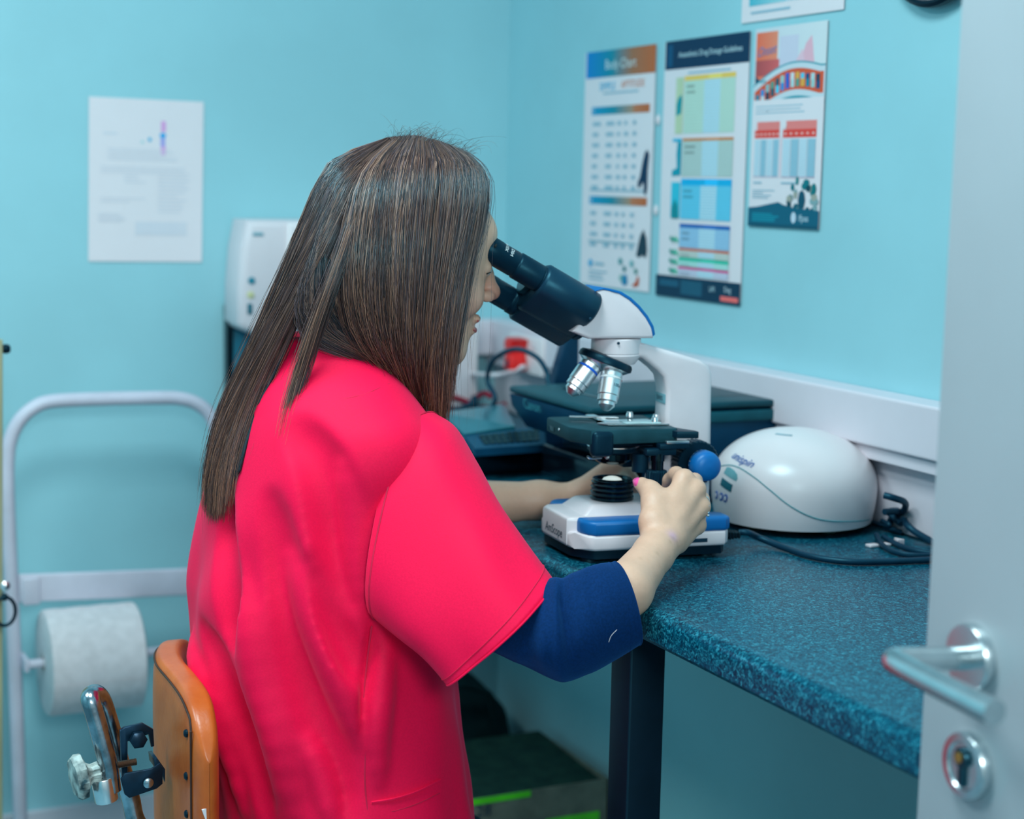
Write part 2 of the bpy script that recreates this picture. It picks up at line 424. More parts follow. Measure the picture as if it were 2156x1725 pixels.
class Ink:
    def __init__(s, fn): s.fn = fn; s.g = G(); s.lv = 0.0004
    def rect(s, u0, v0, u1, v1, c, c2=None, sub=6, lift=0):
        s.lv += 0.00001
        V = []; F = []; C = []
        for j in range(2 if abs(v1 - v0) < .1 else sub + 1):
            m = 1 if abs(v1 - v0) < .1 else sub
            for i in range(sub + 1):
                u = u0 + (u1 - u0) * i / sub; v = v0 + (v1 - v0) * j / m
                V.append(tuple(s.fn(u, v, s.lv + lift)))
                t = i / sub
                C.append(tuple(c[k] * (1 - t) + (c2 or c)[k] * t for k in range(3)))
        m = 1 if abs(v1 - v0) < .1 else sub
        for j in range(m):
            for i in range(sub): F.append((j * (sub + 1) + i, (j + 1) * (sub + 1) + i, (j + 1) * (sub + 1) + i + 1, j * (sub + 1) + i + 1))
        s.g.add(V, F); s.g.C += C
    def poly(s, pts, c):
        s.lv += 0.00001
        V = [tuple(s.fn(u, v, s.lv)) for u, v in pts]; s.g.add(V, [tuple(range(len(V)))]); s.g.C += [c] * len(V)
    def band(s, top, bot, c, n=16, cf=None):
        s.lv += 0.00001
        V = []; F = []; C = []
        for i in range(n + 1):
            t = i / n; a, b = top(t), bot(t)
            V += [tuple(s.fn(*a, s.lv)), tuple(s.fn(*b, s.lv))]; cc = cf(t) if cf else c; C += [cc, cc]
        for i in range(n): F.append((2 * i, 2 * i + 1, 2 * i + 3, 2 * i + 2))
        s.g.add(V, F); s.g.C += C
    def ell(s, u, v, ru, rv, c, n=14):
        s.poly([(u + ru * cos(2 * pi * i / n), v - rv * sin(2 * pi * i / n)) for i in range(n)], c)
    def text(s, body, u, v, size, c, w, h, shear=0.0, align='CENTER', slope=0.0, mw=None):
        s.lv += 0.00001
        n0 = len(s.g.V)
        text_geo(body, size, lambda x, y: s.fn(u + x / w, v - (y + slope * x) / h, s.lv + .0002), s.g, shear=shear, align=align)
        s.g.C += [c] * (len(s.g.V) - n0)
    def lines(s, u0, u1, v0, v1, n, c, fill=.45, rag=.3):
        for i in range(n):
            v = v0 + (v1 - v0) * (i + .5) / n; hh = (v1 - v0) / n * fill / 2
            s.rect(u0, v - hh, u1 - (u1 - u0) * rag * RNG.rand(), v + hh, c, sub=1)
    def done(s, e, name='print'): return s.g.make(name, M_paper, e, smooth=False)
GR = col(126, 168, 190)
RU, RD, RN = (0, -1, 0), (0, 0, -1), (-1, 0, 0)
# left of the three: blue to orange header
w_, h_ = .255, .42
e, fn = sheet('wall_poster', 'tall white poster with a blue to orange header, leftmost of the row', (XW, 2.743, 1.597), RU, RD, RN, w_, h_, 'chart posters on the right wall', .003)
k = Ink(fn)
BL, TE, OR = col(0, 120, 195), col(0, 125, 150), col(165, 92, 50)
k.rect(.02, 0, .4, .112, BL, TE); k.rect(.4, 0, .68, .112, TE, col(140, 100, 75)); k.rect(.68, 0, 1, .112, col(140, 100, 75), OR)
k.text('Body Chart', .52, .062, .024, col(180, 205, 215), w_, h_, mw=1)
k.text('SIMPLE', .34, .152, .020, col(0, 165, 210), w_, h_); k.text('APTITUDE', .70, .150, .018, col(185, 120, 95), w_, h_)
k.rect(.28, .176, .78, .184, GR)
for v0, rows in ((.235, 7), (.615, 4)):
    k.rect(.12, v0, .45, v0 + .034, col(0, 140, 190), TE); k.rect(.45, v0, .72, v0 + .034, TE, col(150, 130, 110)); k.rect(.72, v0, .94, v0 + .034, col(165, 110, 80), OR)
    for q, (a, b) in enumerate(((.14, .26), (.34, .46), (.50, .56), (.60, .66), (.72, .78))):
        k.lines(a, b, v0 + .05, v0 + .05 + rows * .045, rows, GR, .35, .4)
k.rect(.12, .585, .92, .592, GR); k.rect(.12, .805, .80, .812, col(110, 160, 180))
k.text('1', .155, .252, .013, col(200, 215, 220), w_, h_); k.text('2', .155, .632, .013, col(200, 215, 220), w_, h_)
# dark figures of a glove and a cape printed at the right edge
k.poly([(.93, .42), (.90, .43), (.87, .47), (.84, .53), (.81, .555), (.815, .575), (.84, .575), (.88, .55), (.89, .56), (.90, .60), (.925, .605), (.94, .58), (.94, .50), (.955, .44)], DK)
k.poly([(.91, .745), (.87, .77), (.84, .815), (.82, .855), (.86, .862), (.90, .85), (.95, .862), (.965, .83), (.95, .78)], col(20, 50, 68))
k.ell(.16, .905, .03, .017, col(0, 150, 200)); k.lines(.22, .36, .895, .915, 1, GR, .6, 0)
k.lines(.14, .42, .93, .98, 3, GR, .4, .4)
for (u, v, r, c) in ((.60, .885, .03, col(70, 140, 150)), (.76, .89, .03, col(100, 160, 170)), (.66, .915, .025, col(30, 110, 120)), (.82, .92, .025, col(70, 130, 130)), (.62, .955, .03, col(110, 160, 160))):
    k.ell(u, v, r, r * .5, c)
k.poly([(.64, .94), (.70, .94), (.71, .975), (.67, .985), (.63, .98)], col(20, 120, 165)); k.poly([(.85, .935), (.87, .95), (.86, .98), (.80, .985), (.77, .98), (.82, .965)], col(170, 80, 50))
k.done(e)
# middle: navy header
w_, h_ = .256, .417
e, fn = sheet('wall_poster', 'tall white chart poster with dark navy header and footer, middle of the row', (XW, 2.458, 1.598), RU, RD, RN, w_, h_, 'chart posters on the right wall', .002)
k = Ink(fn)
fn0 = fn; k.fn = lambda u, v, l=0: fn0(u, v if v < .11 else .11 + (v - .11) * .93, l)
k.rect(0.01, 0, 1, .112, DK); k.rect(.04, .015, .10, .1, col(0, 70, 110))
k.text('Anaesthetic Drug Dosage Guidelines', .55, .058, .0128, col(170, 210, 225), w_, h_, slope=.0)
def chart(v0, v1, head, tint, side, hh=.016, x0=.26):
    k.rect(x0, v0, .86, v0 + hh, head); k.rect(.55, v0 + .003, .70, v0 + hh - .003, tuple(min(1, c * 1.25 + .02) for c in head))
    k.rect(x0, v0 + hh, .50, v1, tint); k.rect(.69, v0 + hh, .86, v1, tint); k.rect(.50, v0 + hh, .69, v1, col(160, 202, 222))
    n = max(2, int((v1 - v0) / .014))
    for i in range(n):
        v = v0 + hh + .004 + (v1 - v0 - hh) * i / n
        k.rect(x0 + .01, v, .86, v + .0016, tuple(c * .8 for c in tint), sub=1)
    k.lines(x0 + .03, .42, v0 + hh + .012, min(v1, v0 + hh + .06), 2, tuple(c * .55 for c in tint), .4, .3)
    if side: k.rect(.16, v0 + .004, .25, v1, side)
k.lines(.30, .80, .125, .14, 1, GR, .5, 0)
chart(.145, .385, col(206, 182, 90), col(165, 202, 195), col(165, 192, 165), .02)
k.poly([(.19, .235), (.23, .22), (.24, .24), (.23, .30), (.17, .31), (.17, .26)], col(0, 135, 150))
chart(.405, .565, col(178, 120, 70), col(158, 188, 190), None, .012)
k.rect(.14, .405, .25, .418, col(0, 165, 205)); k.poly([(.20, .42), (.25, .42), (.25, .56), (.14, .565), (.14, .54), (.20, .53), (.19, .47)], col(0, 140, 165))
chart(.575, .745, col(0, 160, 215), col(85, 185, 220), None, .028)
k.rect(.14, .59, .25, .74, col(40, 175, 205)); k.poly([(.15, .70), (.19, .66), (.23, .69), (.24, .745), (.15, .745)], col(0, 125, 140))
chart(.765, .865, col(0, 85, 165), col(130, 180, 215), None, .016)
chart(.868, .905, col(180, 90, 70), col(170, 190, 190), None, .010)
chart(.908, .945, col(20, 175, 150), col(150, 205, 205), None, .014)
chart(.947, .985, col(190, 60, 130), col(170, 185, 210), None, .010)
for v in (.83, .885, .925, .965):
    for q in range(4): k.ell(.16 + .025 * q, v + .008 * (q % 2), .016, .010, col(30 + 30 * (q % 2), 130 + 15 * q, 125 + 8 * q))
k.rect(0, .945, .001, .946, DK)
k.done(e)
# the navy footer lies over the lower end of the chart
k = Ink(lambda u, v, l=0: fn(u, .93 + v * .085, l + .0009))
k.rect(-.02, .0, 1.0, 1.0, col(0, 45, 72)); k.rect(.03, .2, .27, .5, col(20, 80, 110)); k.rect(.30, .15, .56, .8, col(20, 78, 105))
k.text('UFI', .68, .42, .012, col(160, 200, 215), w_, h_ * .085); k.text('Dog', .86, .36, .012, col(170, 200, 215), w_, h_ * .085)
k.rect(.78, .66, .98, .88, col(215, 100, 100))
k.done(e, 'footer')
# right: red and white price sheet
w_, h_ = .184, .298
e, fn = sheet('wall_poster', 'smaller white poster with orange corner, wavy picture band and red tables, rightmost of the row', (XW, 2.187, 1.599), RU, RD, RN, w_, h_, 'chart posters on the right wall', .004)
k = Ink(fn)
k.rect(0, 0, 1, .25, col(178, 198, 212), col(185, 205, 215)); k.rect(.02, .02, .33, .30, col(205, 100, 75), col(205, 130, 105))
k.rect(.02, .16, .36, .24, col(150, 70, 75), col(190, 90, 95)); k.rect(.36, .05, .62, .24, col(178, 190, 212)); k.poly([(.62, .24), (.72, .10), (.80, .06), (.86, .24)], col(200, 165, 185))
k.poly([(.50, .24), (.68, .12), (.74, .24)], col(200, 178, 198))
wv = lambda t: .19 + .10 * (1 - t) ** 1.2 - .055 * sin(pi * min(1, t * 1.05)) + .02 * t
k.band(lambda t: (.02 + .36 * t, .235 + .03 * sin(5 * t)), lambda t: (.02 + .36 * t, .31), col(0, 62, 92))
k.band(lambda t: (t, wv(t) - .006), lambda t: (t, 1.02 * wv(t) + .18), col(30, 140, 160))
k.band(lambda t: (t, wv(t) + .002), lambda t: (t, wv(t) + .162), col(175, 198, 212))
k.band(lambda t: (.02 + t * .96, wv(t) + .028), lambda t: (.02 + t * .96, wv(t) + .132), col(190, 80, 50))
cl = [col(0, 120, 150), col(30, 130, 200), col(120, 170, 180), col(70, 140, 130), col(20, 80, 100), col(130, 185, 190), col(0, 90, 190), col(180, 200, 210), col(195, 155, 70), col(60, 185, 220), col(0, 70, 120), col(150, 195, 205), col(20, 55, 80)]
for i in range(13):
    t = .04 + i * .07; y = wv(t)
    k.rect(t, y + .038 + .02 * RNG.rand(), t + .05, y + .085, cl[i], sub=2); k.rect(t + .005, y + .08, t + .055, y + .118, cl[(i * 5 + 2) % 13], sub=2)
k.band(lambda t: (t, wv(t) + .182), lambda t: (t, wv(t) + .192), col(0, 150, 170))
k.rect(0, .36, 1, 1, WCOL); k.band(lambda t: (t, wv(t) + .19), lambda t: (t, .42), WCOL)
k.text('Onset', .17, .115, .020, col(85, 120, 175), w_, h_, shear=.4, slope=.10); k.text('ready', .13, .265, .009, col(60, 150, 170), w_, h_)
k.lines(.05, .92, .385, .435, 3, GR, .35, .3)
for (a, b, c0) in ((.05, .41, .08), (.46, .92, .50)):
    k.rect(c0, .47, b, .512, col(205, 120, 120)); k.rect(a, .512, b, .552, col(200, 62, 55))
    for q in range(6): k.rect(a + .02 + q * (b - a) / 6, .528, a + .02 + q * (b - a) / 6 + .03, .538, col(205, 170, 170), sub=1)
    m = (b - a) / 4
    for q in range(4): k.rect(a + q * m + .005, .56, a + (q + 1) * m - .005, .745, (col(168, 200, 218), col(125, 175, 198))[q % 2])
    for q in range(16): k.rect(a, .566 + q * .0112, b, .5675 + q * .0112, col(140, 178, 200), sub=1)
    k.rect(a, .745, b, .75, col(160, 150, 175))
k.rect(.435, .55, .44, .75, col(190, 140, 170)); k.ell(.48, .487, .028, .02, WCOL)
k.lines(.06, .18, .77, .785, 1, GR, .6, 0); k.lines(.46, .68, .77, .785, 1, GR, .6, 0); k.lines(.05, .38, .81, .86, 4, GR, .4, .6)
for i in range(26):
    u = .58 + .40 * RNG.rand(); v = .92 - (.17 * RNG.rand()) * (1 - abs(u - .76) * 1.6)
    k.ell(u, v, .025 + .02 * RNG.rand(), .018, [col(0, 105, 120), col(10, 80, 100), col(110, 150, 160), col(140, 150, 145), col(0, 60, 78)][i % 5], 8)
k.ell(.69, .765, .022, .022, col(20, 120, 130), 7); k.ell(.92, .805, .035, .03, col(0, 105, 115), 7); k.ell(.76, .86, .05, .05, col(0, 70, 95), 8)
k.band(lambda t: (t, float(np.interp(t, [0, .12, .45, .50, .66, 1], [.905, .90, .872, .885, .90, .91]))), lambda t: (t, 1), col(0, 84, 112))
k.lines(.06, .46, .93, .975, 4, col(0, 130, 155), .6, .4)
k.ell(.66, .948, .035, .028, col(170, 195, 215)); k.text('Ifpas', .80, .950, .014, col(165, 200, 218), w_, h_)
k.rect(0, .985, 1, 1, col(0, 70, 95))
k.done(e)
# the sheet above, cut by the frame
w_, h_ = .262, .19
e, fn = sheet('wall_notice', 'white notice with a blue and cyan picture above the rightmost poster', (XW, 2.229, 1.801), RU, RD, RN, w_, h_, None, .002)
k = Ink(fn)
k.rect(.08, .05, .93, .30, col(60, 160, 200)); k.rect(.08, .30, .72, .875, col(110, 185, 205), col(150, 195, 215)); k.poly([(.66, .875), (.78, .78), (.93, .60), (.93, .86)], col(0, 150, 205))
k.poly([(.45, .875), (.70, .60), (.93, .30), (.93, .62), (.66, .875)], col(165, 200, 218)); k.rect(.08, .80, .40, .875, col(60, 165, 190), col(130, 190, 205))
k.lines(.10, .50, .91, .95, 1, GR, .5, 0)
k.done(e)
# A4 sheet on the back wall
w_, h_ = .210, .296
a = .018
e, fn = sheet('wall_notice', 'white A4 printed sheet with a pink and blue emblem on the back wall', (.611, YB, 1.4985), (cos(a), 0, -sin(a) * .5), (-sin(a), 0, -cos(a)), (0, -1, 0), w_, h_, None, .002)
k = Ink(fn)
k.rect(.625, .13, .665, .195, col(190, 145, 205)); k.rect(.62, .235, .66, .285, col(140, 150, 215)); k.rect(.625, .285, .665, .335, col(190, 150, 208))
k.ell(.64, .218, .030, .018, col(0, 150, 215), 6); k.ell(.525, .245, .017, .014, col(0, 160, 205), 6); k.ell(.46, .262, .016, .010, col(150, 195, 205), 6)
LG = (.70, .69, .76)
k.lines(.12, .24, .205, .225, 1, LG, .6, 0); k.lines(.16, .80, .30, .38, 5, LG, .35, .3); k.lines(.10, .93, .41, .46, 3, LG, .35, .3)
k.lines(.30, .50, .46, .52, 3, LG, .3, .4); k.lines(.60, .92, .46, .70, 10, LG, .3, .5); k.lines(.10, .50, .60, .64, 2, LG, .3, .5); k.lines(.08, .34, .70, .76, 4, LG, .4, .3)
k.rect(.40, .75, .86, .835, (.74, .71, .765)); k.lines(.42, .84, .755, .83, 4, LG, .4, .2)
k.done(e)
# putty marks between posters
for (y, z, n) in ((2.476, 1.47, 'small white lump of putty by the upper right edge of the leftmost poster'), (2.474, 1.318, 'small white lump of putty beside the lower part of the leftmost poster')):
    g = G(); g.lathe([(0, -.002), (.006, -.001), (.0075, .002), (.004, .005), (0, .006)], (XW, y, z), (-1, 0, 0), 12, sx=.8, sy=1.3)
    tag(g.make('putty_lump', M_white), n, 'putty')

# ------------------------------------------------------------------ clock, high on the right wall
e = empty('wall_clock', (XW, 1.758, 1.595), 0, 'round black-rimmed wall clock cut by the top of the picture', 'clock')
cc = (XW - .002, 1.762, 1.70)
G().lathe([(.094, 0), (.10, .002), (.105, .010), (.104, .016), (.100, .019), (.096, .018), (.095, .012), (.094, .010)], cc, (-1, 0, 0), 48, cap=False).make('rim', M_black, e)
G().lathe([(0, .006), (.096, .006), (.096, .010), (0, .010)], cc, (-1, 0, 0), 40).make('dial', M_white, e)
g = G()
for i in range(12):
    t = i * pi / 6; d = Vector((0, sin(t), cos(t))); q = Vector((0, cos(t), -sin(t))); b = Vector((XW - .0125, 1.762, 1.70))
    g.add([tuple(b + d * r + q * s) for r, s in ((.070, -.0015), (.080, -.0015), (.080, .0015), (.070, .0015))], [(0, 1, 2, 3)])
tag(g.make('hour_marks', M_print, e, smooth=False), kind='stuff')
for nm, t, ln, wd in (('hour_hand', 5.2, .045, .003), ('minute_hand', .9, .068, .002)):
    d = Vector((0, sin(t), cos(t))); q = Vector((0, cos(t), -sin(t))); b = Vector((XW - .0145, 1.762, 1.70))
    V = [tuple(b + d * r + q * s + Vector((x, 0, 0))) for x in (0, -.001) for r, s in ((-.01, -wd), (ln, -wd * .5), (ln, wd * .5), (-.01, wd))]
    G().add(V, [(0, 1, 2, 3), (7, 6, 5, 4), (0, 4, 5, 1), (1, 5, 6, 2), (2, 6, 7, 3), (3, 7, 4, 0)]).make(nm, M_print, e, smooth=False)

# ------------------------------------------------------------------ white dispenser and the dark holder under it
yd = YB - .002
e = empty('paper_dispenser', (.99, yd - .05, 1.06), 0, 'white plastic wall dispenser with two dots and a slot, behind the hair', 'dispenser')
def dp(px, py): return ony(px, py, 2.985)
pts = [dp(516, 462), dp(505, 520), dp(498, 600), dp(497, 680), dp(505, 692), dp(536, 705)]
x1 = pts[0][0] + .26
P = [(p[0], p[2]) for p in pts] + [(pts[0][0] + .13, pts[-1][2] - .018), (x1 - .03, pts[-1][2]), (x1 + .012, pts[3][2]), (x1 + .008, pts[1][2]), (x1, pts[0][2])]
G().prism(P, 2.97, yd, .014, 4).make('housing', M_white, e, angle=35)
xs = pts[0][0] + .075
g = G(); g.prism([(xs, pts[0][2] - .004), (xs - .008, P[6][1] + .03), (x1 - .02, P[7][1] + .012), (x1 - .012, pts[0][2] - .004)], 2.962, 2.975, .006, 3)
g.make('front_cover', M_enamel, e, angle=35)
q = dp(538, 492); G().rbox((q[0] - .010, 2.9675, q[2] - .003), (q[0] + .010, 2.970, q[2] + .003), .001).make('name_plate', mat('grey_plate', (.2, .42, .5)), e)
q = dp(525, 590); G().lathe([(.007, 0), (.0055, .003), (0, .003)], (q[0], 2.970, q[2]), (0, -1, 0), 20).make('button', mat('teal_dot', (.02, .25, .34)), e)
q = dp(523, 620); G().lathe([(.007, 0), (.0055, .003), (0, .0035)], (q[0], 2.970, q[2]), (0, -1, 0), 20).make('indicator', mat('pale_yellow_dot', (.75, .72, .38)), e)
q = dp(521, 649); G().rbox((q[0] - .0045, 2.9675, q[2] - .010), (q[0] + .0045, 2.9705, q[2] + .010), .0022).make('slot', mat('teal_slot', (.01, .16, .22)), e)
a0 = ony(479, 648, 3.045); a1 = ony(484, 850, 3.045)
e = empty('wall_holder', (.95, 2.99, .90), 0, 'dark wall holder with a black side and teal front under the white dispenser', 'holder')
G().prism([(3.045, a0[2]), (3.05, a0[2] + .004), (yd, a0[2] + .004), (yd, .90), (3.045, .90)], a0[0], a0[0] + .011, .002, 2, axis='x').make('side_plate', M_gloss, e)
G().prism([(3.045, a0[2]), (3.05, a0[2] + .004), (yd, a0[2] + .004), (yd, .90), (3.045, .90)], a0[0] + .25, a0[0] + .261, .002, 2, axis='x').make('side_plate', M_gloss, e)
G().rbox((a0[0] + .011, 3.050, .905), (a0[0] + .25, 3.058, dp(500, 690)[2] - .004), .002).make('front_panel', M_teal, e)
G().rbox((a0[0] + .011, 3.058, .90), (a0[0] + .25, yd, .91), .002).make('bottom', M_teal, e)

# ------------------------------------------------------------------ left edge: leaning board with its hook, stud and ring
pt, pb = ony(6, 722, 2.60), ony(6, 1722, 2.60)
k_ = (pb - pt) / (pb[2] - pt[2])
top = pt + k_ * (1.13 - pt[2]); bot = pt + k_ * (0.002 - pt[2])
e = empty('leaning_board', (bot[0] - .15, 2.61, 0), 0, 'pale wooden board standing upright at the left edge of the picture', 'board')
G().prism([(top[0], pt[2] + .004), (bot[0], .001), (bot[0] - .30, .001), (top[0] - .30, pt[2] + .004)], 2.60, 2.625, .003, 2).make('panel', M_board, e)
q = ony(12, 735, 2.61); G().lathe([(.004, -.012), (.004, .003), (.007, .005), (.0075, .011), (.005, .015), (0, .016)], (q[0] - .008, 2.6125, q[2]), (1, 0, 0), 16).make('peg', M_black, e)
q = ony(9, 1230, 2.60); G().lathe([(.004, 0), (.004, .006), (.0075, .008), (.0075, .012), (0, .014)], (q[0], 2.60, q[2]), (0, -1, 0), 16).make('stud', M_chrome, e)
q = ony(10, 1287, 2.595)
G().tube([(q[0] + .016 * cos(t), 2.594, q[2] + .0225 * sin(t)) for t in np.linspace(0, 2 * pi, 20, endpoint=False)], .0028, 10, close=True, sub=2).make('pull_ring', M_black, e)
q = q + [0, 0, .0225]; G().lathe([(.005, -.002), (.006, .006), (0, .008)], (q[0], 2.60, q[2]), (0, -1, 0), 14).make('ring_boss', M_black, e)

# ------------------------------------------------------------------ white tubular stand with the paper roll
SY = 2.93
def sp(px, py): return ony(px, py, SY)
e = empty('tube_stand', (.62, SY + .05, 0), 0, 'white tubular steel stand with a flat crossbar in front of the back wall', 'stand')
xl0, xl1 = sp(18, 1000)[0], sp(50, 1725)[0]
L = [(.445, SY, .013), (.441, SY, .35), (.437, SY, .60), (.433, SY, .80), (.4345, SY, .873), (.441, SY, .907), (.456, SY, .936), (.480, SY, .957), (.512, SY, .967), (.60, SY, .968), (.70, SY, .966), (.735, SY, .9635), (.765, SY, .954), (.788, SY, .935), (.802, SY, .907), (.808, SY, .873), (.808, SY, .80), (.810, SY, .60), (.812, SY, .35), (.814, SY, .013)]
G().tube(L, .0125, 16, sub=5).make('hoop', M_tube, e)
g = G(); g.prism([(.447, .617), (.800, .600), (.800, .650), (.447, .667)], SY - .016, SY - .004, .004)
g.make('crossbar', M_tube, e)
G().rbox((.452, SY - .02, .611), (.482, SY + .012, .661), .004).make('clamp', M_tube, e)
for x in (.445, .814):
    G().tube([(x, SY - .19, .013), (x, SY - .15, .013), (x, SY, .013), (x, SY + .09, .013)], .0125, 14, sub=3).make('foot', M_tube, e)
zr = .512
G().tube([(.452, SY - .04, zr), (.80, SY - .04, zr)], .0085, 12, sub=1).make('roll_bar', M_tube, e)
for x in (.452, .80):
    G().rbox((x - .004, SY - .05, zr - .012), (x + .004, SY + .004, zr + .012), .002).make('roll_bracket', M_tube, e)
e2 = empty('paper_roll', (.573, SY - .04, zr - .092), 0, 'large white tissue paper roll hanging from the bar of the tubular stand', 'paper roll')
r = .0925; xa, xb = .481, .645
prof = [(.0145, 0), (.0145, .001), (r - .006, .0), (r - .001, .003), (r, .008)] + [(r + .0006 * sin(i * 2.1), .008 + (xb - xa - .016) * i / 10) for i in range(1, 10)] + [(r, xb - xa - .008), (r - .001, xb - xa - .003), (r - .006, xb - xa), (.0145, xb - xa - .001), (.0145, xb - xa)]
G().lathe(prof, (xa, SY - .04, zr), (1, 0, 0), 56, cap=False).make('tissue', M_roll, e2)
G().lathe([(.0145, 0), (.0125, 0), (.0125, xb - xa), (.0145, xb - xa)], (xa, SY - .04, zr), (1, 0, 0), 24, cap=False).make('core', M_card, e2)
V = []; F = []
for i in range(9):
    a = -.2 - i * .11; rr = r + .0012
    for x in (xa + .003, xb - .003): V.append((x, SY - .04 - rr * cos(a) if i < 8 else SY - .04 - rr * cos(a) - .002, zr + rr * sin(a)))
for i in range(8): F.append((2 * i, 2 * i + 1, 2 * i + 3, 2 * i + 2))
G().add(V, F).make('loose_end', M_roll, e2)
# things standing near the back wall on the worktop
q0, q1 = ony(925, 690, 3.0), ony(993, 690, 3.0)
e = empty('white_box', ((q0[0] + q1[0]) / 2, 3.01, .9), 0, 'tall narrow white box standing on the worktop behind the chin', 'box')
G().rbox((q0[0] - .01, 2.965, .903), (q1[0], 3.02, 1.10), .005).make('case', M_enamel, e)
G().rbox((q0[0] + .004, 2.962, .915), (q1[0] - .014, 2.966, 1.085), .002).make('front_panel', M_white, e)
G().rbox((q0[0], 2.975, .900), (q1[0] - .01, 3.01, .9035), .001).make('base_pad', M_rubber, e)
# red plug in a white socket on the trunking
q = onx(1116, 746, 1.40)
e = empty('wall_socket', (1.396, q[1], q[2]), 0, 'white double wall socket in the trunking by the room corner', 'socket')
G().rbox((1.388, q[1] - .075, q[2] - .036), (1.3965, q[1] + .075, q[2] + .036), .003).make('face_plate', M_enamel, e)
for dy in (-.045, .045):
    G().rbox((1.3855, q[1] + dy - .006, q[2] + .014), (1.3885, q[1] + dy + .006, q[2] + .026), .0015).make('switch', M_white, e)
e = empty('red_plug', (1.37, q[1], q[2]), 0, 'bright red plug pushed into the white wall socket', 'plug')
g = G(); g.prism([(q[1] - .020, q[2] + .031), (q[1] + .012, q[2] + .033), (q[1] + .021, q[2] + .022), (q[1] + .012, q[2] + .004), (q[1] + .017, q[2] - .014), (q[1] + .020, q[2] - .028), (q[1] - .012, q[2] - .031), (q[1] - .015, q[2] - .012), (q[1] - .009, q[2] + .002)], 1.352, 1.3875, .005, 3, axis='x')
g.make('plug_body', M_red, e)
G().rbox((1.3515, q[1] - .006, q[2] - .024), (1.3525, q[1] + .006, q[2] - .010), .0003).make('plug_label', M_print, e)
g = G(); g.tube([ony(985, 786, 3.0), onx(1040, 790, 1.30), onx(1080, 782, 1.36), onx(1103, 772, 1.375), (1.372, q[1], q[2] - .026)], .0045, 10)
tag(g.make('white_cable', M_white), 'white cable running from the white box to the red plug', 'cable')
g = G(); g.tube([(1.22, 2.78, .9045), (1.17, 2.70, .92), onx(1040, 850, 1.20), onx(1026, 800, 1.20), onx(1040, 757, 1.20), onx(1085, 735, 1.20), onx(1130, 752, 1.20), onx(1152, 785, 1.20), onx(1160, 815, 1.20), (1.23, 2.32, .99), (1.24, 2.322, .94)], .0042, 10)
tag(g.make('looped_cable', M_cable), 'black cable arching in a loop in front of the corner', 'cable')
for i, (c0, pts_, lab) in enumerate((
    (M_redcable, [(925, 848, .012), (970, 852, .012), (1000, 856, .010), (1040, 858, .008), (1065, 850, .008)], 'dark red cable lying along the back of the worktop'),
    (M_redcable, [(925, 834, .03), (960, 838, .03), (990, 848, .02), (1002, 838, .035), (1020, 828, .045), (1035, 836, .03)], 'dark red cable bent in a small loop behind the looped black cable'),
    (M_cable, [(925, 856, .010), (960, 862, .010), (990, 852, .014), (1000, 836, .03), (1002, 858, .010), (1030, 864, .006)], 'black cable tangled with the red cables at the back'))):
    g = G(); g.tube([tuple(onz(a, b, .9 + z) * [1, 1, 1] if onz(a, b, .9 + z)[1] < 2.98 else ony(a, b, 2.98 - .02 * i)) for a, b, z in pts_], .0045 + .001 * i, 8)
    tag(g.make('back_cable', c0), lab, 'cable')

# ------------------------------------------------------------------ black printer
PX0, PX1, PY0, PY1, PZ = 1.09, 1.432, 2.03, 2.298, 1.05
e = empty('printer', ((PX0 + PX1) / 2, (PY0 + PY1) / 2, .9), 0, 'black inkjet printer on the worktop behind the microscope', 'printer')
g = G()
side = [(PX0 + .10, .903), (PX0 + .095, .965), (PX0 + .03, .985), (PX0 + .004, 1.02), (PX0, 1.038), (PX1 - .035, 1.038), (PX1 + .003, 1.02), (PX1 + .008, .99), (PX1 + .008, .903)]
g.prism(side, PY0 + .004, PY1, .004, 3)
g.make('body', M_prn, e)
g = G(); g.rbox((PX0, PY0, 1.0395), (PX1 - .004, PY1, PZ), .004)
g.make('lid', mat('printer_lid', (.006, .045, .062), rough=.42, bump=.06, bscale=700), e)
g = G(); g.rbox((PX0 + .02, PY0 - .0008, 1.020), (PX1 - .012, PY0 + .006, 1.036), .002)
g.rbox((PX1 - .020, PY0 - .0008, .915), (PX1 - .014, PY0 + .006, 1.030), .0015)
g.make('side_trim', mat('printer_side_band', (.006, .075, .10), rough=.45), e)
g = G(); g.rbox((PX0 + .06, PY0 + .09, PZ - .0005), (PX0 + .068, PY0 + .21, PZ + .0006), .0005)
g.rbox((PX0 + .17, PY0 + .06, PZ - .0005), (PX0 + .30, PY0 + .064, PZ + .0006), .0005); tag(g.make('lid_groove', M_gloss, e), kind='stuff')
g = G(); text_geo('Canon', .022, lambda u, v: (PX0 - .0006 + (0 if v > -.02 else 0) + .0, PY1 - .079 - u, 1.0285 + v), g)
for i in range(len(g.V)):
    x, y, z = g.V[i]
    t = (1.038 - z) / .018; g.V[i] = (PX0 + .004 * max(0, min(1, t)) - .0007, y, z)
g.make('lettering', mat('grey_lettering', (.05, .30, .36)), e, smooth=False)
G().rbox((PX0 + .05, PY0 + .02, .915), (PX0 + .12, PY1 - .02, .960), .003).make('output_slot', M_gloss, e)
g = G()
tr = [onz(968, 868, .985), onz(1062, 850, .985), onz(1087, 900, .985), onz(977, 916, .985)]
tr = [(.985, 2.40), (1.135, 2.40), (1.115, 2.318), (.995, 2.262)]
TR = [onz(925, 868, .982), onz(1062, 851, .982), onz(1085, 897, .975), onz(977, 914, .968)]
V = [tuple(p) for p in TR] + [tuple(p - [0, 0, .007]) for p in TR]
g.add(V, [(0, 3, 2, 1), (4, 5, 6, 7), (0, 1, 5, 4), (1, 2, 6, 5), (2, 3, 7, 6), (3, 0, 4, 7)])
A, B = TR[3], TR[2]
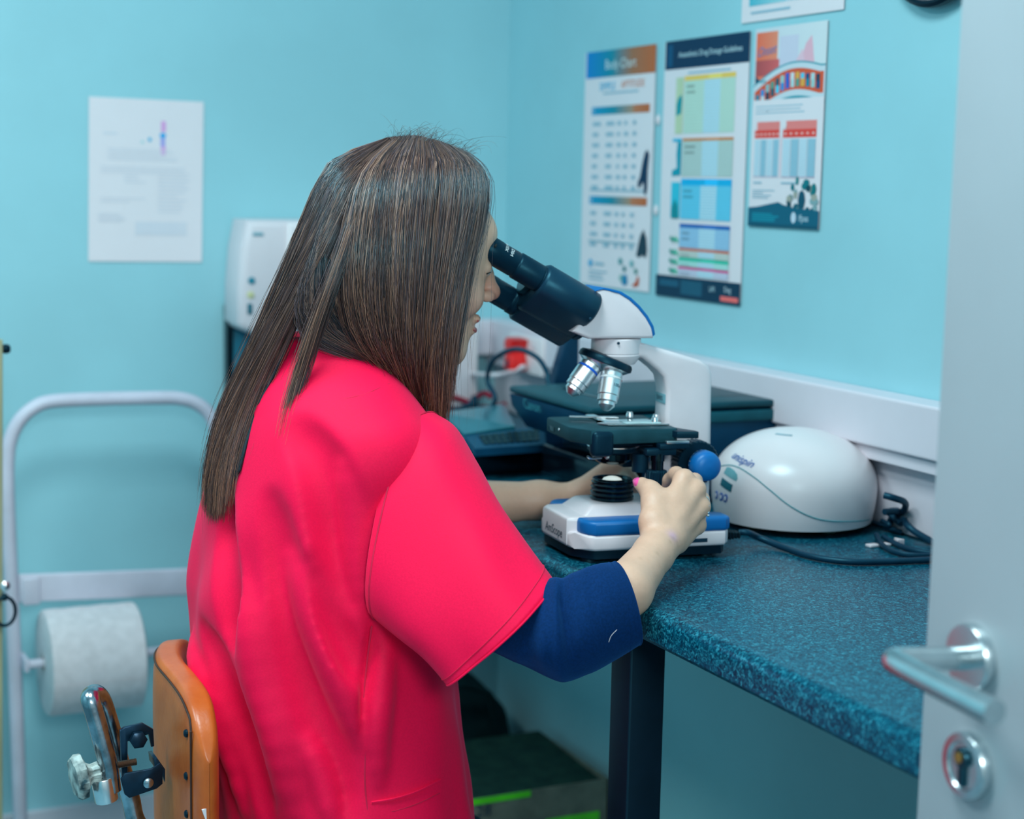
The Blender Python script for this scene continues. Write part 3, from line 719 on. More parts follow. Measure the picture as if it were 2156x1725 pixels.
A2, B2 = onz(1000, 945, .955), onz(1150, 935, .955); B3 = B + np.array([.05, -.005, 0])
V = [tuple(p) for p in (A - [0, 0, .002], B3 - [0, 0, .002], B2, A2)] + [tuple(p - [0, 0, .012]) for p in (A, B3, B2, A2)]
e2 = empty('document_tray', (float(TR[3][0]), float(TR[3][1]) + .05, .9), 0, 'glossy dark tablet-like tray with a black keyboard edge left of the printer', 'tray')
g.make('tray_plate', mat('glossy_teal_black', (.008, .11, .15), rough=.22, spec=.8), e2, smooth=False)
g2 = G(); g2.add(V, [(0, 3, 2, 1), (4, 5, 6, 7), (0, 1, 5, 4), (1, 2, 6, 5), (2, 3, 7, 6), (3, 0, 4, 7)]); g2.make('front_lip', mat('lip_blue_black', (.004, .05, .11), rough=.4), e2, smooth=False)
def lerp4(u, v): return (np.array(A) * (1 - u) + B3 * u) * (1 - v) + (np.array(A2) * (1 - u) + B2 * u) * v
g = G()
for r in range(3):
    for c in range(9):
        u0, v0 = .16 + c * .085, .18 + r * .21
        q = [lerp4(u0, v0), lerp4(u0, v0 + .16), lerp4(u0 + .07, v0 + .16), lerp4(u0 + .07, v0)]
        V = [tuple(p + [0, 0, .001]) for p in q] + [tuple(p + [0, 0, -.003]) for p in q]
        g.add(V, [(0, 1, 2, 3), (0, 4, 5, 1), (1, 5, 6, 2), (2, 6, 7, 3), (3, 7, 4, 0)])
g.make('keys', M_gloss, e2, smooth=False)
c0 = (TR[3] + TR[2]) / 2
G().rbox((min(TR[3][0], TR[0][0]) + .0, TR[3][1] - .01, .9005), (PX0 + .088, TR[0][1] - .03 if TR[0][1] < 2.9 else 2.5, .944), .004).make('case', M_gloss, e2)
# wedge shaped black stand behind the printer
w0, w1, w2 = ony(1152, 825, 2.42), ony(1212, 825, 2.42), ony(1212, 690, 2.42); w3 = ony(1192, 690, 2.42)
e = empty('black_stand', ((w0[0] + w1[0]) / 2, 2.45, .9), 0, 'black wedge-shaped upright stand rising behind the printer', 'stand')
dx = (w3[0] - w0[0]) / (w3[2] - w0[2])
G().prism([(w0[0] - dx * (w0[2] - .902), .902), (w1[0], .902), (w2[0], w2[2]), (w3[0], w3[2])], 2.405, 2.43, .003, 2).make('blade', mat('blue_black_plastic', (.003, .022, .06), rough=.4), e)
G().rbox((w0[0] - .03, 2.36, .9003), (w1[0] + .03, 2.47, .908), .003).make('foot_plate', M_black, e)

# ------------------------------------------------------------------ domed centrifuge
DC = np.array([1.326, 1.872, .9]); DR = .113
def drad(z):
    """radius of the shell at height z above the desk"""
    if z < .055: return DR * (1 - .05 * ((.055 - z) / .045) ** 2)
    t = (z - .055) / (.134 - .055); return DR * sqrt(max(0, 1 - t ** 2.15)) if t < 1 else 0
def dpt(az, z, lift=0.0):
    """point on the shell: azimuth (radians from the room x axis), height"""
    r = drad(z); dz = .001; dr = (drad(z + dz) - drad(z - dz)) / (2 * dz)
    n = np.array([1, -dr]); n /= np.linalg.norm(n)
    r2 = r + n[0] * lift
    return DC + np.array([r2 * cos(az), r2 * sin(az), z + n[1] * lift])
CAMAZ = math.atan2(-DC[1], -DC[0])
e = empty('centrifuge', tuple(DC), 0, 'white domed bench centrifuge with blue buttons beside the microscope', 'centrifuge')
prof = [(.07, .010), (drad(.0105), .0105)] + [(drad(z), z) for z in np.linspace(.013, .055, 8)]
zz = .055 + (.134 - .055) * np.sin(np.linspace(0, pi / 2, 26))[1:]
prof += [(drad(min(z, .13399)), z) for z in zz[:-1]] + [(0, .134)]
G().lathe(prof, tuple(DC), (0, 0, 1), 96).make('shell', M_enamel, e, angle=60)
G().lathe([(.0, .005), (.082, .005), (.088, .008), (.088, .0102), (0, .0102)], tuple(DC), (0, 0, 1), 48).make('underside', M_rubber, e)
for k in range(4):
    a = CAMAZ + pi / 4 + k * pi / 2
    G().lathe([(.0105, 0), (.0105, .004), (.009, .0065), (0, .0065)], (DC[0] + .068 * cos(a), DC[1] + .068 * sin(a), .9), (0, 0, 1), 20).make('foot', mat('green_grey_rubber', (.05, .10, .07), rough=.7), e)
def px_on_dome(px, py, lift=0.0):
    r = ray(px, py); lo = None
    for t in np.linspace(1.7 / abs(r[1]), 2.1 / abs(r[1]), 2400):
        p = EYE + r * t; q = p - DC
        if .0105 < q[2] < .134 and math.hypot(q[0], q[1]) < drad(q[2]):
            lo = p; break
    if lo is None: return None
    q = lo - DC; a_ = math.atan2(q[1], q[0]); return (a_ - 2 * pi if a_ > 1 else a_), q[2]
seam = [px_on_dome(a, b) for a, b in ((1502, 988), (1520, 981), (1540, 980), (1562, 988), (1592, 1008), (1625, 1035), (1660, 1063), (1700, 1085), (1740, 1096), (1790, 1098), (1830, 1094), (1858, 1086))]
seam = [q for q in seam if q is not None]
sp_ = catmull([(a, z, 0) for a, z in seam], 10)
g = G(); g.tube([tuple(dpt(a, z, .0001)) for a, z, _ in sp_], .0008, 6, sub=1)
g.make('lid_seam', mat('teal_seam', (.02, .28, .33)), e)
def dome_text(body, size, px, py, m, name, rot=0.0, shear=0.0):
    q = px_on_dome(px, py)
    if q is None: return
    az0, z0 = q; g = G()
    def fn(u, v):
        uu = u * cos(rot) - v * sin(rot); vv = u * sin(rot) + v * cos(rot)
        # walk along the surface: v climbs the meridian
        z = z0; dz = .0005
        dr = (drad(z0 + dz) - drad(z0 - dz)) / (2 * dz); z = z0 + vv / sqrt(1 + dr * dr)
        return tuple(dpt(az0 + uu / max(.02, drad(z0)), z, .0011))
    text_geo(body, size, fn, g, shear=shear); g.make(name, m, e, smooth=False)
dome_text('unispin', .017, 1562, 968, M_blueprint, 'lettering', -.20, .35)
def dome_patch(px, py, pts, m, name, rot, lift=.0008):
    q = px_on_dome(px, py)
    if q is None: return
    az0, z0 = q; dz = .0005; dr = (drad(z0 + dz) - drad(z0 - dz)) / (2 * dz)
    V = []; n = len(pts); q_ = []
    for i in range(n):
        for k in range(4): q_.append((pts[i][0] + (pts[(i + 1) % n][0] - pts[i][0]) * k / 4, pts[i][1] + (pts[(i + 1) % n][1] - pts[i][1]) * k / 4))
    n = len(q_); cu = sum(p[0] for p in q_) / n; cv = sum(p[1] for p in q_) / n
    for sc, lf in ((1, -.0008), (1, lift), (.75, lift), (.5, lift), (.25, lift), (0.02, lift)):
        for u, v in q_:
            u, v = cu + (u - cu) * sc, cv + (v - cv) * sc
            uu = u * cos(rot) - v * sin(rot); vv = u * sin(rot) + v * cos(rot)
            V.append(tuple(dpt(az0 + uu / drad(z0), z0 + vv / sqrt(1 + dr * dr), lf)))
    G().add(V, [(j * n + i, j * n + (i + 1) % n, (j + 1) * n + (i + 1) % n, (j + 1) * n + i) for j in range(5) for i in range(n)] + [tuple(range(5 * n, 6 * n))]).make(name, m, e, smooth=False)
ov = [(-.014, -.003), (.016, -.003), (.017, .001), (.013, .006), (.004, .0085), (-.006, .0085), (-.014, .006)]
dome_patch(1537, 1000, ov, mat('grey_window', (.16, .38, .42), rough=.3), 'window', -.22)
dome_patch(1530, 1022, [(-.014, -.005), (.012, -.005), (.012, .0055), (-.014, .0055)], mat('dark_display', (.005, .10, .14), rough=.15), 'display', -.22)
def ring_pts(r0, n=14): return [(r0 * .7 * cos(2 * pi * i / n), r0 * sin(2 * pi * i / n)) for i in range(n)]
for (x, y) in ((1497, 1038), (1509, 1042), (1519, 1046), (1528, 1049)):
    dome_patch(x, y, ring_pts(.0062), M_blueprint, 'button', -.5, .0010)
    dome_patch(x, y, ring_pts(.0034), M_enamel, 'button_centre', -.5, .0016)
dome_patch(1500, 1064, [(-.004, -.003), (.003, -.004), (.001, .004)], M_blueprint, 'start_mark', 0)
q = px_on_dome(1650, 917)
if q: dome_patch(1650, 916, [(-.012, -.002), (.012, -.002), (.012, .002), (-.012, .002)], mat('faint_print', (.30, .42, .48)), 'top_print', 0)

# ------------------------------------------------------------------ cables round the centrifuge
def pz(px, py, z): return tuple(onz(px, py, .9 + z))
g = G(); g.tube([pz(1556, 1121, .021), pz(1575, 1122, .021), pz(1600, 1133, .012), pz(1650, 1153, .0055), pz(1710, 1172, .0048), pz(1790, 1183, .0048), pz(1880, 1182, .0048), pz(1990, 1178, .0048), pz(2060, 1178, .0048)], .0042, 10)
tag(g.make('power_cable', M_cable), 'dark cable from the microscope base running right along the worktop', 'cable')
cabs = [([(1862, 1043, .060), (1880, 1048, .058), (1905, 1058, .05), (1925, 1073, .035), (1938, 1086, .02), (1925, 1100, .01), (1900, 1108, .006), (1860, 1110, .006)], 'thick dark cable arching out of the right side of the centrifuge'),
        ([(1862, 1078, .035), (1890, 1076, .034), (1920, 1073, .03), (1950, 1080, .025), (1990, 1095, .018)], 'dark cable leaving the centrifuge towards the door'),
        ([(1905, 1095, .022), (1912, 1108, .018), (1930, 1122, .012), (1965, 1142, .006), (2000, 1160, .006)], 'dark cable running down from the tangle to the door edge'),
        ([(1845, 1126, .006), (1858, 1148, .005), (1890, 1164, .0045), (1940, 1170, .0045), (2000, 1166, .0045)], 'thin cable looping on the worktop in front of the tangle'),
        ([(1860, 1130, .006), (1880, 1142, .005), (1920, 1158, .0045), (1975, 1166, .0045), (2010, 1160, .005)], 'thin cable lying inside the loop right of the centrifuge'),
        ([(1866, 1096, .014), (1900, 1102, .012), (1940, 1100, .01), (1985, 1088, .008)], 'dark cable crossing low behind the tangle'),
        ([(1870, 1112, .006), (1910, 1118, .005), (1950, 1112, .005), (1995, 1104, .006)], 'lowest dark cable at the foot of the wall')]
for i, (c, lab) in enumerate(cabs):
    P = [np.array(pz(*q)) for q in c]; P = [np.array([min(p[0], 1.419 - .006 * (i % 2)), p[1], p[2]]) for p in P]
    g = G(); g.tube(P, .0046 if i in (0, 1, 2) else .0036, 9)
    tag(g.make('tangled_cable', M_cable), lab, 'cable')
p = onz(1893, 1150, .9); e = None
g = G(); g.prism([(p[0] - .006, p[1] - .004), (p[0] + .006, p[1] - .003), (p[0] + .001, p[1] + .012)], .9004, .9095, .001, 2, axis='z')
tag(g.make('paper_scrap', M_white), 'small pointed white scrap among the cables right of the centrifuge', 'scrap')
for i, (x, y) in enumerate(((1838, 1152), (1862, 1150))):
    p = onz(x, y, .9); g = G(); g.rbox((p[0] - .008, p[1] - .006, .9003), (p[0] + .007, p[1] + .006, .904), .001)
    tag(g.make('paper_scrap', M_white), ['flat white scrap just right of the centrifuge foot', 'flat white scrap between the cables, second from the centrifuge'][i], 'scrap')

# ------------------------------------------------------------------ things under the worktop
e = empty('cardboard_box', (1.235, 2.66, 0), 0, 'open brown cardboard box with green tape on the floor under the worktop', 'box')
bx0, bx1, by0, by1, bz = 1.06, 1.408, 2.514, 2.80, .30
t = .004
for lo, hi, nm in (((bx0, by0, 0), (bx1, by0 + t, bz), 'front_side'), ((bx0, by1 - t, 0), (bx1, by1, bz), 'back_side'), ((bx0, by0, 0), (bx0 + t, by1, bz), 'left_side'), ((bx1 - t, by0, 0), (bx1, by1, bz), 'right_side'), ((bx0, by0, .001), (bx1, by1, .006), 'bottom')):
    G().box(lo, hi).make(nm, M_card, e, smooth=False)
G().prism([(by0 + .01, bz - .012), (by1 - .01, bz + .0), (by1 - .01, bz + .004), (by0 + .01, bz - .008)], bx0 + .006, bx1 - .006, 0, axis='x').make('flap', M_carddark, e, smooth=False)  # near-black green sheet lying across the box top
G().box((bx0 + .06, by0 - .0012, bz - .010), (bx0 + .19, by0, bz + .0008)).make('green_strip', M_green, e, smooth=False)
gq = onz(1162, 1717, .2)
q0, q1 = ony(1150, 1722, by0 - .001), ony(1262, 1708, by0 - .001)
G().box((q0[0], by0 - .0012, q1[2] - .06), (q1[0], by0, q1[2])).make('green_label', M_green, e, smooth=False)
q = ony(1018, 1708, by0); g = G(); text_geo('28', .03, lambda u, v: (q[0] + u, by0 - .0012, q[2] + v), g); g.make('printed_mark', M_print, e, smooth=False)
def blob(name, c, r, m, label, cat, seed=0, n=36, amp=.06, cut=None):
    rs = np.random.RandomState(seed); ph = rs.rand(6, 3) * 6
    V = []; F = []
    for j in range(n + 1):
        th = pi * j / n
        for i in range(2 * n):
            f = 2 * pi * i / (2 * n); d = np.array([sin(th) * cos(f), sin(th) * sin(f), cos(th)])
            k = 1 + sum(amp / (q + 1) * sin((q + 2) * d[(q) % 3] * 2.1 + ph[q, 0]) * sin((q + 1) * d[(q + 1) % 3] * 2.3 + ph[q, 1]) for q in range(6))
            p = np.array(c) + d * np.array(r) * k
            if cut is not None: p[2] = max(p[2], cut)
            V.append(tuple(p))
    for j in range(n):
        for i in range(2 * n): F.append((j * 2 * n + i, (j + 1) * 2 * n + i, (j + 1) * 2 * n + (i + 1) % (2 * n), j * 2 * n + (i + 1) % (2 * n)))
    return V, F
e = empty('dark_bag', (1.25, 2.93, 0), 0, 'dark rounded fabric bag behind the cardboard box under the worktop', 'bag')
V, F = blob('b', (1.25, 2.935, .195), (.165, .10, .20), M_bag, '', '', 3, cut=.001)
mobj('bag_body', V, F, M_bag, e, angle=180)
g = G(); g.tube([(1.17, 2.86, .33), (1.20, 2.845, .385), (1.26, 2.845, .395), (1.32, 2.85, .37), (1.34, 2.86, .32)], .008, 8); g.make('handle', M_bag, e)

# ------------------------------------------------------------------ open door in the right foreground
dd = np.array([-.0757, -.9971, 0]); dd /= np.linalg.norm(dd); dn = np.array([-dd[1] * -1, dd[0] * -1, 0]); dn = np.array([-.9971, .0757, 0])
de = np.array([.897, 1.069, 0])
hinge = de + dd * .78
DM = Matrix(((dd[0], dn[0], 0, de[0]), (dd[1], dn[1], 0, de[1]), (0, 0, 1, 0), (0, 0, 0, 1)))
d1 = empty('door_1', tuple(hinge), 0, None, None); d1['kind'] = 'structure'
g = G(DM); g.rbox((0, -.042, .008), (.78, 0, 2.03), .0025, 2); g.make('door_leaf', M_door, d1, angle=30)
def door_uv(px, py, off=0.0):
    r = ray(px, py); t = ((de + dn * off - EYE) @ dn) / (r @ dn); p = EYE + r * t
    return (p - de) @ dd, p[2]
u1, z1 = door_uv(2052, 1384, .0); u2, z2 = door_uv(2036, 1612, .004)
g = G(DM); g.lathe([(.0275, 0), (.0275, .007), (.0262, .009), (.012, .0092), (.0, .0092)], (u1, 0, z1), (0, 1, 0), 40); g.make('handle_rose', M_steel, d1)
g = G(DM); nk = [(u1, .008, z1), (u1, .040, z1 + .002), (u1, .066, z1 + .004), (u1 + .003, .0765, z1 + .005), (u1 + .012, .080, z1 + .005)]
g.tube(nk + [(u1 + .06, .0805, z1 + .004), (u1 + .132, .0805, z1 + .003)], .0098, 20, sub=6); g.make('door_handle', M_steel, d1, angle=50)
g = G(DM); g.lathe([(.0275, 0), (.0275, .007), (.0262, .009), (.020, .0094), (.0185, .0075), (0, .0075)], (u2, 0, z2), (0, 1, 0), 40); g.make('lock_rose', M_steel, d1)
g = G(DM); g.lathe([(.0085, .006), (.0085, .0105), (.0078, .0115), (0, .0115)], (u2, 0, z2 + .007), (0, 1, 0), 24); g.rbox((u2 - .0045, .006, z2 - .017), (u2 + .0045, .0105, z2 + .004), .002)
g.make('lock_cylinder', mat('dark_steel', (.03, .09, .12), rough=.3, metal=1.0), d1)
g = G(DM); g.lathe([(.0045, .011), (.0045, .0125), (0, .0125)], (u2 - .001, 0, z2 + .007), (0, 1, 0), 18); g.make('keyhole_plug', M_brass, d1)
for z in (.25, 1.05, 1.80):
    G(DM).lathe([(.007, 0), (.007, .10)], (.783, .006, z), (0, 0, 1), 14).make('hinge', M_steel, d1)
g = G(); g.box((.80, YF - .121, 0), (.86, YF + .02, 2.08)); g.box((-.47, YF - .121, 0), (-.45, YF + .02, 2.08)); g.box((-.47, YF - .121, 2.06), (.86, YF + .02, 2.10))
struct('trim_3', g, M_enamel)

# ------------------------------------------------------------------ chair
e = empty('office_chair', (.62, 1.855, 0), 0, 'old brown leather swivel chair with studded backrest and chrome tube', 'chair')
# backrest: a padded shell bent round the sitter, back face towards -x
CY, HW = 1.845, .175
def backc(s): return .4365 + .070 * max(0, s) ** 2.2 - .006 * (max(0, -s)) ** 2   # outer face x for s in -1..1 (s = 1 far end)
def rowz(s): return .802 - .055 * abs(s) ** 6
V = []; F = []; ns, nt_ = 56, 44
for i in range(ns + 1):
    s = sin(pi / 2 * (-1 + 2 * i / ns)); y = CY + HW * s; x0 = backc(s); zt, zb = rowz(s), .555 + .03 * abs(s) ** 6
    th = .036; rr = .015
    for j in range(nt_):
        a = 2 * pi * j / nt_
        cx_, cz_ = cos(a), sin(a)
        k = (abs(cx_) ** 6 + abs(cz_) ** 6) ** (-1 / 6)
        endr = sqrt(max(0, 1 - abs(s) ** 7))
        puff = 1 + .25 * max(0, cx_) * (1 - s * s)
        V.append((x0 + th / 2 + th / 2 * cx_ * k * (.01 + .99 * endr) * puff, y, (zt + zb) / 2 + (zt - zb) / 2 * cz_ * k * (.93 + .07 * endr)))
for i in range(ns):
    for j in range(nt_): F.append((i * nt_ + j, i * nt_ + (j + 1) % nt_, (i + 1) * nt_ + (j + 1) % nt_, (i + 1) * nt_ + j))
bk = mobj('backrest', V, F, M_leather, e, angle=180)
# piping along the outer edge
def bface(s, zf):
    er = sqrt(max(0, 1 - abs(s) ** 7)); f = .01 + .99 * er; kx = (1 - zf ** 6) ** (1 / 6) if zf > .5 else 1
    zt, zb = rowz(s), .555 + .03 * abs(s) ** 6
    return (backc(s) + .018 * (1 - kx * f) - .0006, CY + HW * s, (zt + zb) / 2 + (zt - zb) / 2 * zf * (.93 + .07 * er))
pp = [bface(s, .94) for s in np.linspace(-.80, .93, 26)]
pp = [(bface(-.86, 0)[0], CY - HW * .86, z) for z in np.linspace(.575, .770, 10)] + [bface(-.84, .88)] + pp
G().tube(pp, .0014, 8, sub=2).make('piping', mat('dark_brown_leather', (.05, .012, .002), rough=.5), bk)
for z in (.763, .715, .672, .628, .590):
    G().lathe([(.0045, -.001), (.0045, .0012), (.003, .0026), (0, .003)], (bface(-.76, 0)[0] + .0006, CY - HW * .76, z), (-1, 0, 0), 14).make('stud', M_black, bk)
yq = CY - HW * .992
G().add([(.4405, yq, .690), (.4450, yq - .0006, .676), (.4470, yq - .0006, .692), (.4405, yq + .002, .690), (.4450, yq + .002, .676), (.4470, yq + .002, .692)], [(0, 1, 2), (3, 5, 4), (0, 3, 4, 1), (1, 4, 5, 2), (2, 5, 3, 0)]).make('paint_fleck', M_white, bk, smooth=False)
# chrome bent tube behind the backrest, seen as a hook with its free end in the clamp
def at(px, py, Y): return ony(px, py, Y)
TY = 1.80
T = [at(236, 1665, TY - .008), at(228, 1610, TY - .008), at(212, 1550, TY - .006), at(198, 1500, TY - .003), at(190, 1474, TY), at(193, 1463, TY + .012), at(205, 1462, TY + .022), at(217, 1480, TY + .030), at(233, 1530, TY + .034), at(252, 1600, TY + .034), at(275, 1680, TY + .034), at(296, 1745, TY + .03)]
T.append(np.array([.46, TY + .02, .545])); T.append(np.array([.52, TY + .03, .53]))
G().tube(T, .0105, 18, sub=6).make('back_tube', M_oldchrome, e)
cpt = at(232, 1648, TY - .008)
G().lathe([(.0125, 0), (.0130, .001), (.0130, .027), (.0125, .028)], tuple(cpt - [.004, 0, .020]), (-.16, 0, 1), 26).make('clamp_sleeve', M_chrome, e)
kc = at(166, 1636, TY - .010)
dirk = Vector((1, .1, .12)).normalized()
gk = G(); gk.lathe([(.006, -.003), (.022, -.002), (.0255, .002), (.0250, .009), (.014, .013), (.0105, .018), (.0115, .026), (.008, .028), (0, .028)], tuple(kc - np.array(dirk) * .004), dirk, 42, ribs=7, ribd=.0025)
gk.make('adjusting_knob', M_chip, e)
s0 = at(205, 1618, TY - .004); s1 = at(287, 1604, TY - .004)
prof = []; Ls = float(np.linalg.norm(s1 - s0)); nn = 60
for i in range(nn): prof.append((.0034 + (.0007 if i % 2 else 0), Ls * i / (nn - 1)))
gs = G(); gs.lathe(prof, tuple(s0), tuple(s1 - s0), 14); gs.make('threaded_bolt', mat('rusty_bolt', (.16, .09, .06), rough=.4, metal=.8), e)
M_iron = mat('black_iron', (.006, .03, .06), rough=.3, metal=.6, noise=.15)
def flat(pts, Y0, Y1, name, r=.001): 
    P = [ony(a, b, (Y0 + Y1) / 2) for a, b in pts]; G().prism([(p[0], p[2]) for p in P], Y0, Y1, r, 2).make(name, M_iron, e)
flat([(254, 1640), (262, 1628), (318, 1618), (336, 1606), (342, 1616), (342, 1650), (330, 1660), (272, 1680), (262, 1672)], TY - .018, TY - .0145, 'bracket')
flat([(252, 1538), (262, 1530), (300, 1522), (322, 1535), (324, 1570), (318, 1572), (312, 1545), (268, 1560), (268, 1632), (256, 1634)], TY + .006, TY + .012, 'bracket')
flat([(318, 1590), (325, 1588), (342, 1612), (342, 1640), (335, 1622), (320, 1608)], TY - .016, TY + .012, 'bracket')
bc = ony(312, 1648, TY - .019)
G().lathe([(.006, 0), (.0058, .002), (.004, .0032), (0, .0036)], tuple(bc), (0, -1, 0), 20).make('screw', M_oldchrome, e)
bc = ony(290, 1556, TY + .004)
G().lathe([(.010, 0), (.010, .006), (.006, .008), (0, .008)], tuple(bc), (0, -1, 0), 6).make('nut', M_iron, e)
# seat, column and base (below the frame)
V, F = blob('s', (.665, 1.855, .505), (.215, .215, .05), M_leather, '', '', 5, n=24, amp=.01)
V = [(x, y, min(.498 + .006 * cos((x - .66) * 9), z)) for x, y, z in V]
mobj('seat', V, F, M_leather, e, angle=180)
G().rbox((.45, 1.80, .485), (.60, 1.85, .497), .003).make('back_bar', M_iron, e)
g = G(); g.tube([(.50, TY + .03, .535), (.47, TY + .03, .51), (.50, TY + .03, .49)], .008, 10); g.make('tube_bracket', M_iron, e)
G().lathe([(.05, .0), (.05, .004), (.018, .012), (.018, .30), (.024, .305), (.024, .42), (.06, .43), (.06, .44)], (.665, 1.855, .055), (0, 0, 1), 24).make('column', M_oldchrome, e)
for k in range(5):
    a = k * 2 * pi / 5 + .3; c, s_ = cos(a), sin(a)
    g = G(); g.tube([(.665 + .03 * c, 1.855 + .03 * s_, .11), (.665 + .15 * c, 1.855 + .15 * s_, .085), (.665 + .27 * c, 1.855 + .27 * s_, .062)], .014, 12, rads=[.018, .015, .011]); g.make('foot', M_oldchrome, e)
    G().lathe([(.024, -.011), (.026, -.008), (.026, .008), (.024, .011)], (.665 + .27 * c, 1.855 + .27 * s_, .026), (-s_, c, 0), 24).make('caster', M_rubber, e)
    G().lathe([(.008, 0), (.008, .03)], (.665 + .27 * c, 1.855 + .27 * s_, .040), (0, 0, 1), 12).make('caster_stem', M_iron, e)

# ------------------------------------------------------------------ microscope (local frame: x towards its back, y to the far side)
MA = radians(-8); MO = (.94, 1.825, .9)
ms = empty('microscope', MO, MA, 'white and blue binocular microscope the person is looking into', 'microscope')
MM = WM[ms]
M_mw = mat('microscope_white', (.77, .70, .73), rough=.36, noise=.01, nscale=20, coat=.15)
def g_(): return G(MM)
# base: black tray, white body, blue side flanks, raised plinth
out = [(-.005, -.048), (-.010, .036), (-.007, .050), (.004, .068), (.018, .078), (.190, .080), (.200, .070), (.200, -.068), (.192, -.078), (.020, -.078), (.013, -.074), (.0005, -.056)]
g_().prism([(x * .965 + .003, y * .955) for x, y in out], .0055, .0165, 0, axis='z').make('base_tray', M_black, ms)
bs = g_().prism(out, .016, .036, .004, 3, axis='z').make('base', M_mw, ms, angle=35)
g_().prism([(-.0062, -.044), (-.0110, .034), (-.004, .044), (.15, .047), (.15, -.047), (.004, -.048)], .0162, .0535, .005, 4, axis='z').make('base_top', M_mw, ms, angle=35)
for sgn in (-1, 1):
    ys = sorted((sgn * .046, sgn * .0785)) 
    P = [(.020, sgn * .0785), (.012, sgn * .072), (.006, sgn * .060), (.006, sgn * .042), (.192, sgn * .042), (.200, sgn * .050), (.200, sgn * .072), (.192, sgn * .0785)]
    if sgn > 0: P = P[::-1]
    g_().prism(P, .034, .053, .005, 4, axis='z').make('blue_flank', M_bluep, ms, angle=35)
for x in (.02, .175):
    for y in (-.055, .055):
        g_().lathe([(.010, 0), (.009, .008)], (x, y, 0), (0, 0, 1), 20).make('foot', M_rubber, ms)
# plinth with the lamp collector
import bmesh
def frustum(lo, hi, z0, z1, r):
    bm = bmesh.new(); v = []
    for (x0, y0, x1, y1), z in ((lo, z0), (hi, z1)):
        v += [bm.verts.new((x0, y0, z)), bm.verts.new((x1, y0, z)), bm.verts.new((x1, y1, z)), bm.verts.new((x0, y1, z))]
    for f in ((0, 3, 2, 1), (4, 5, 6, 7), (0, 1, 5, 4), (1, 2, 6, 5), (2, 3, 7, 6), (3, 0, 4, 7)): bm.faces.new([v[i] for i in f])
    bmesh.ops.bevel(bm, geom=[e for e in bm.edges], offset=r, segments=4, profile=.5, affect='EDGES'); return bm
g = g_(); g.bm(frustum((.012, -.045, .150, .045), (.030, -.034, .150, .034), .050, .0655, .005)); g.make('plinth', M_mw, ms, angle=35)
AX, AY = .069, .0
prof = [(.026, 0)]
for i in range(4):
    z = .0015 + i * .0062; prof += [(.0275 - i * .0004, z), (.0278 - i * .0004, z + .0035), (.0262 - i * .0004, z + .0045), (.0262 - i * .0004, z + .0055)]
prof += [(.0255, .0265), (.0245, .028), (.020, .028), (.019, .0255), (.0, .0255)]
g_().lathe(prof, (AX, AY, .0645), (0, 0, 1), 48).make('lamp_collector', M_gloss, ms, angle=50)
g_().lathe([(.0125, .0), (.011, .0022), (.006, .0042), (0, .005)], (AX, AY, .0898), (0, 0, 1), 32).make('lamp_lens', M_lamp, ms)
# pillar and arm
arm = [(.118, .050), (.118, .085), (.131, .125), (.1315, .205), (.127, .222), (.118, .231), (.098, .246), (.085, .249), (.085, .268), (.100, .2645), (.176, .243), (.188, .236), (.193, .224), (.194, .10), (.196, .050)]
g_().prism(arm, -.021, .021, .006, 4).make('arm', M_mw, ms, angle=35)
g = g_(); g.rbox((.1305, -.0215, .188), (.1315, -.003, .200), .0002); 
q = g_(); q.rbox((.1303, -.0165, .1875), (.1316, .0165, .1995), .0004); q.make('arm_label', mat('grey_label', (.18, .38, .44)), ms)
g = g_(); text_geo('SERIES', .0075, lambda u, v: (.1301, -u, .1935 + v), g); g.make('arm_lettering', M_print, ms, smooth=False)
# neck and head
g_().lathe([(.024, .238), (.031, .2475), (.0315, .250), (.0305, .251), (.0305, .2515), (.0312, .2525), (.0312, .2695), (.030, .271), (0, .271)], (AX, AY, 0), (0, 0, 1), 48, ).make('neck', M_mw, ms, angle=30)
g_().lathe([(.0018, 0), (.0018, .001), (0, .0012)], (AX - .009, -.0312, .2665), (0, -1, 0), 12).make('set_screw', M_print, ms)
hd = [(.022, .272), (.000, .281), (.012, .296), (.030, .331), (.040, .334), (.047, .3325), (.060, .3295), (.074, .322), (.086, .312), (.097, .300), (.105, .287), (.1075, .277), (.1065, .272)]
g_().prism(hd, -.0315, .0315, .004, 4).make('head', M_mw, ms, angle=35)
rim = [(.030, .3325), (.040, .3350), (.048, .3335), (.056, .3315), (.062, .3300), (.075, .3226), (.087, .3124), (.0978, .3002), (.1058, .2875), (.1085, .277)]
inn = [(x - .003, z - .0025) for x, z in rim][::-1]
g_().prism(rim + inn, -.0322, .0322, .0006, 2).make('head_rim', M_bluep, ms, angle=35)
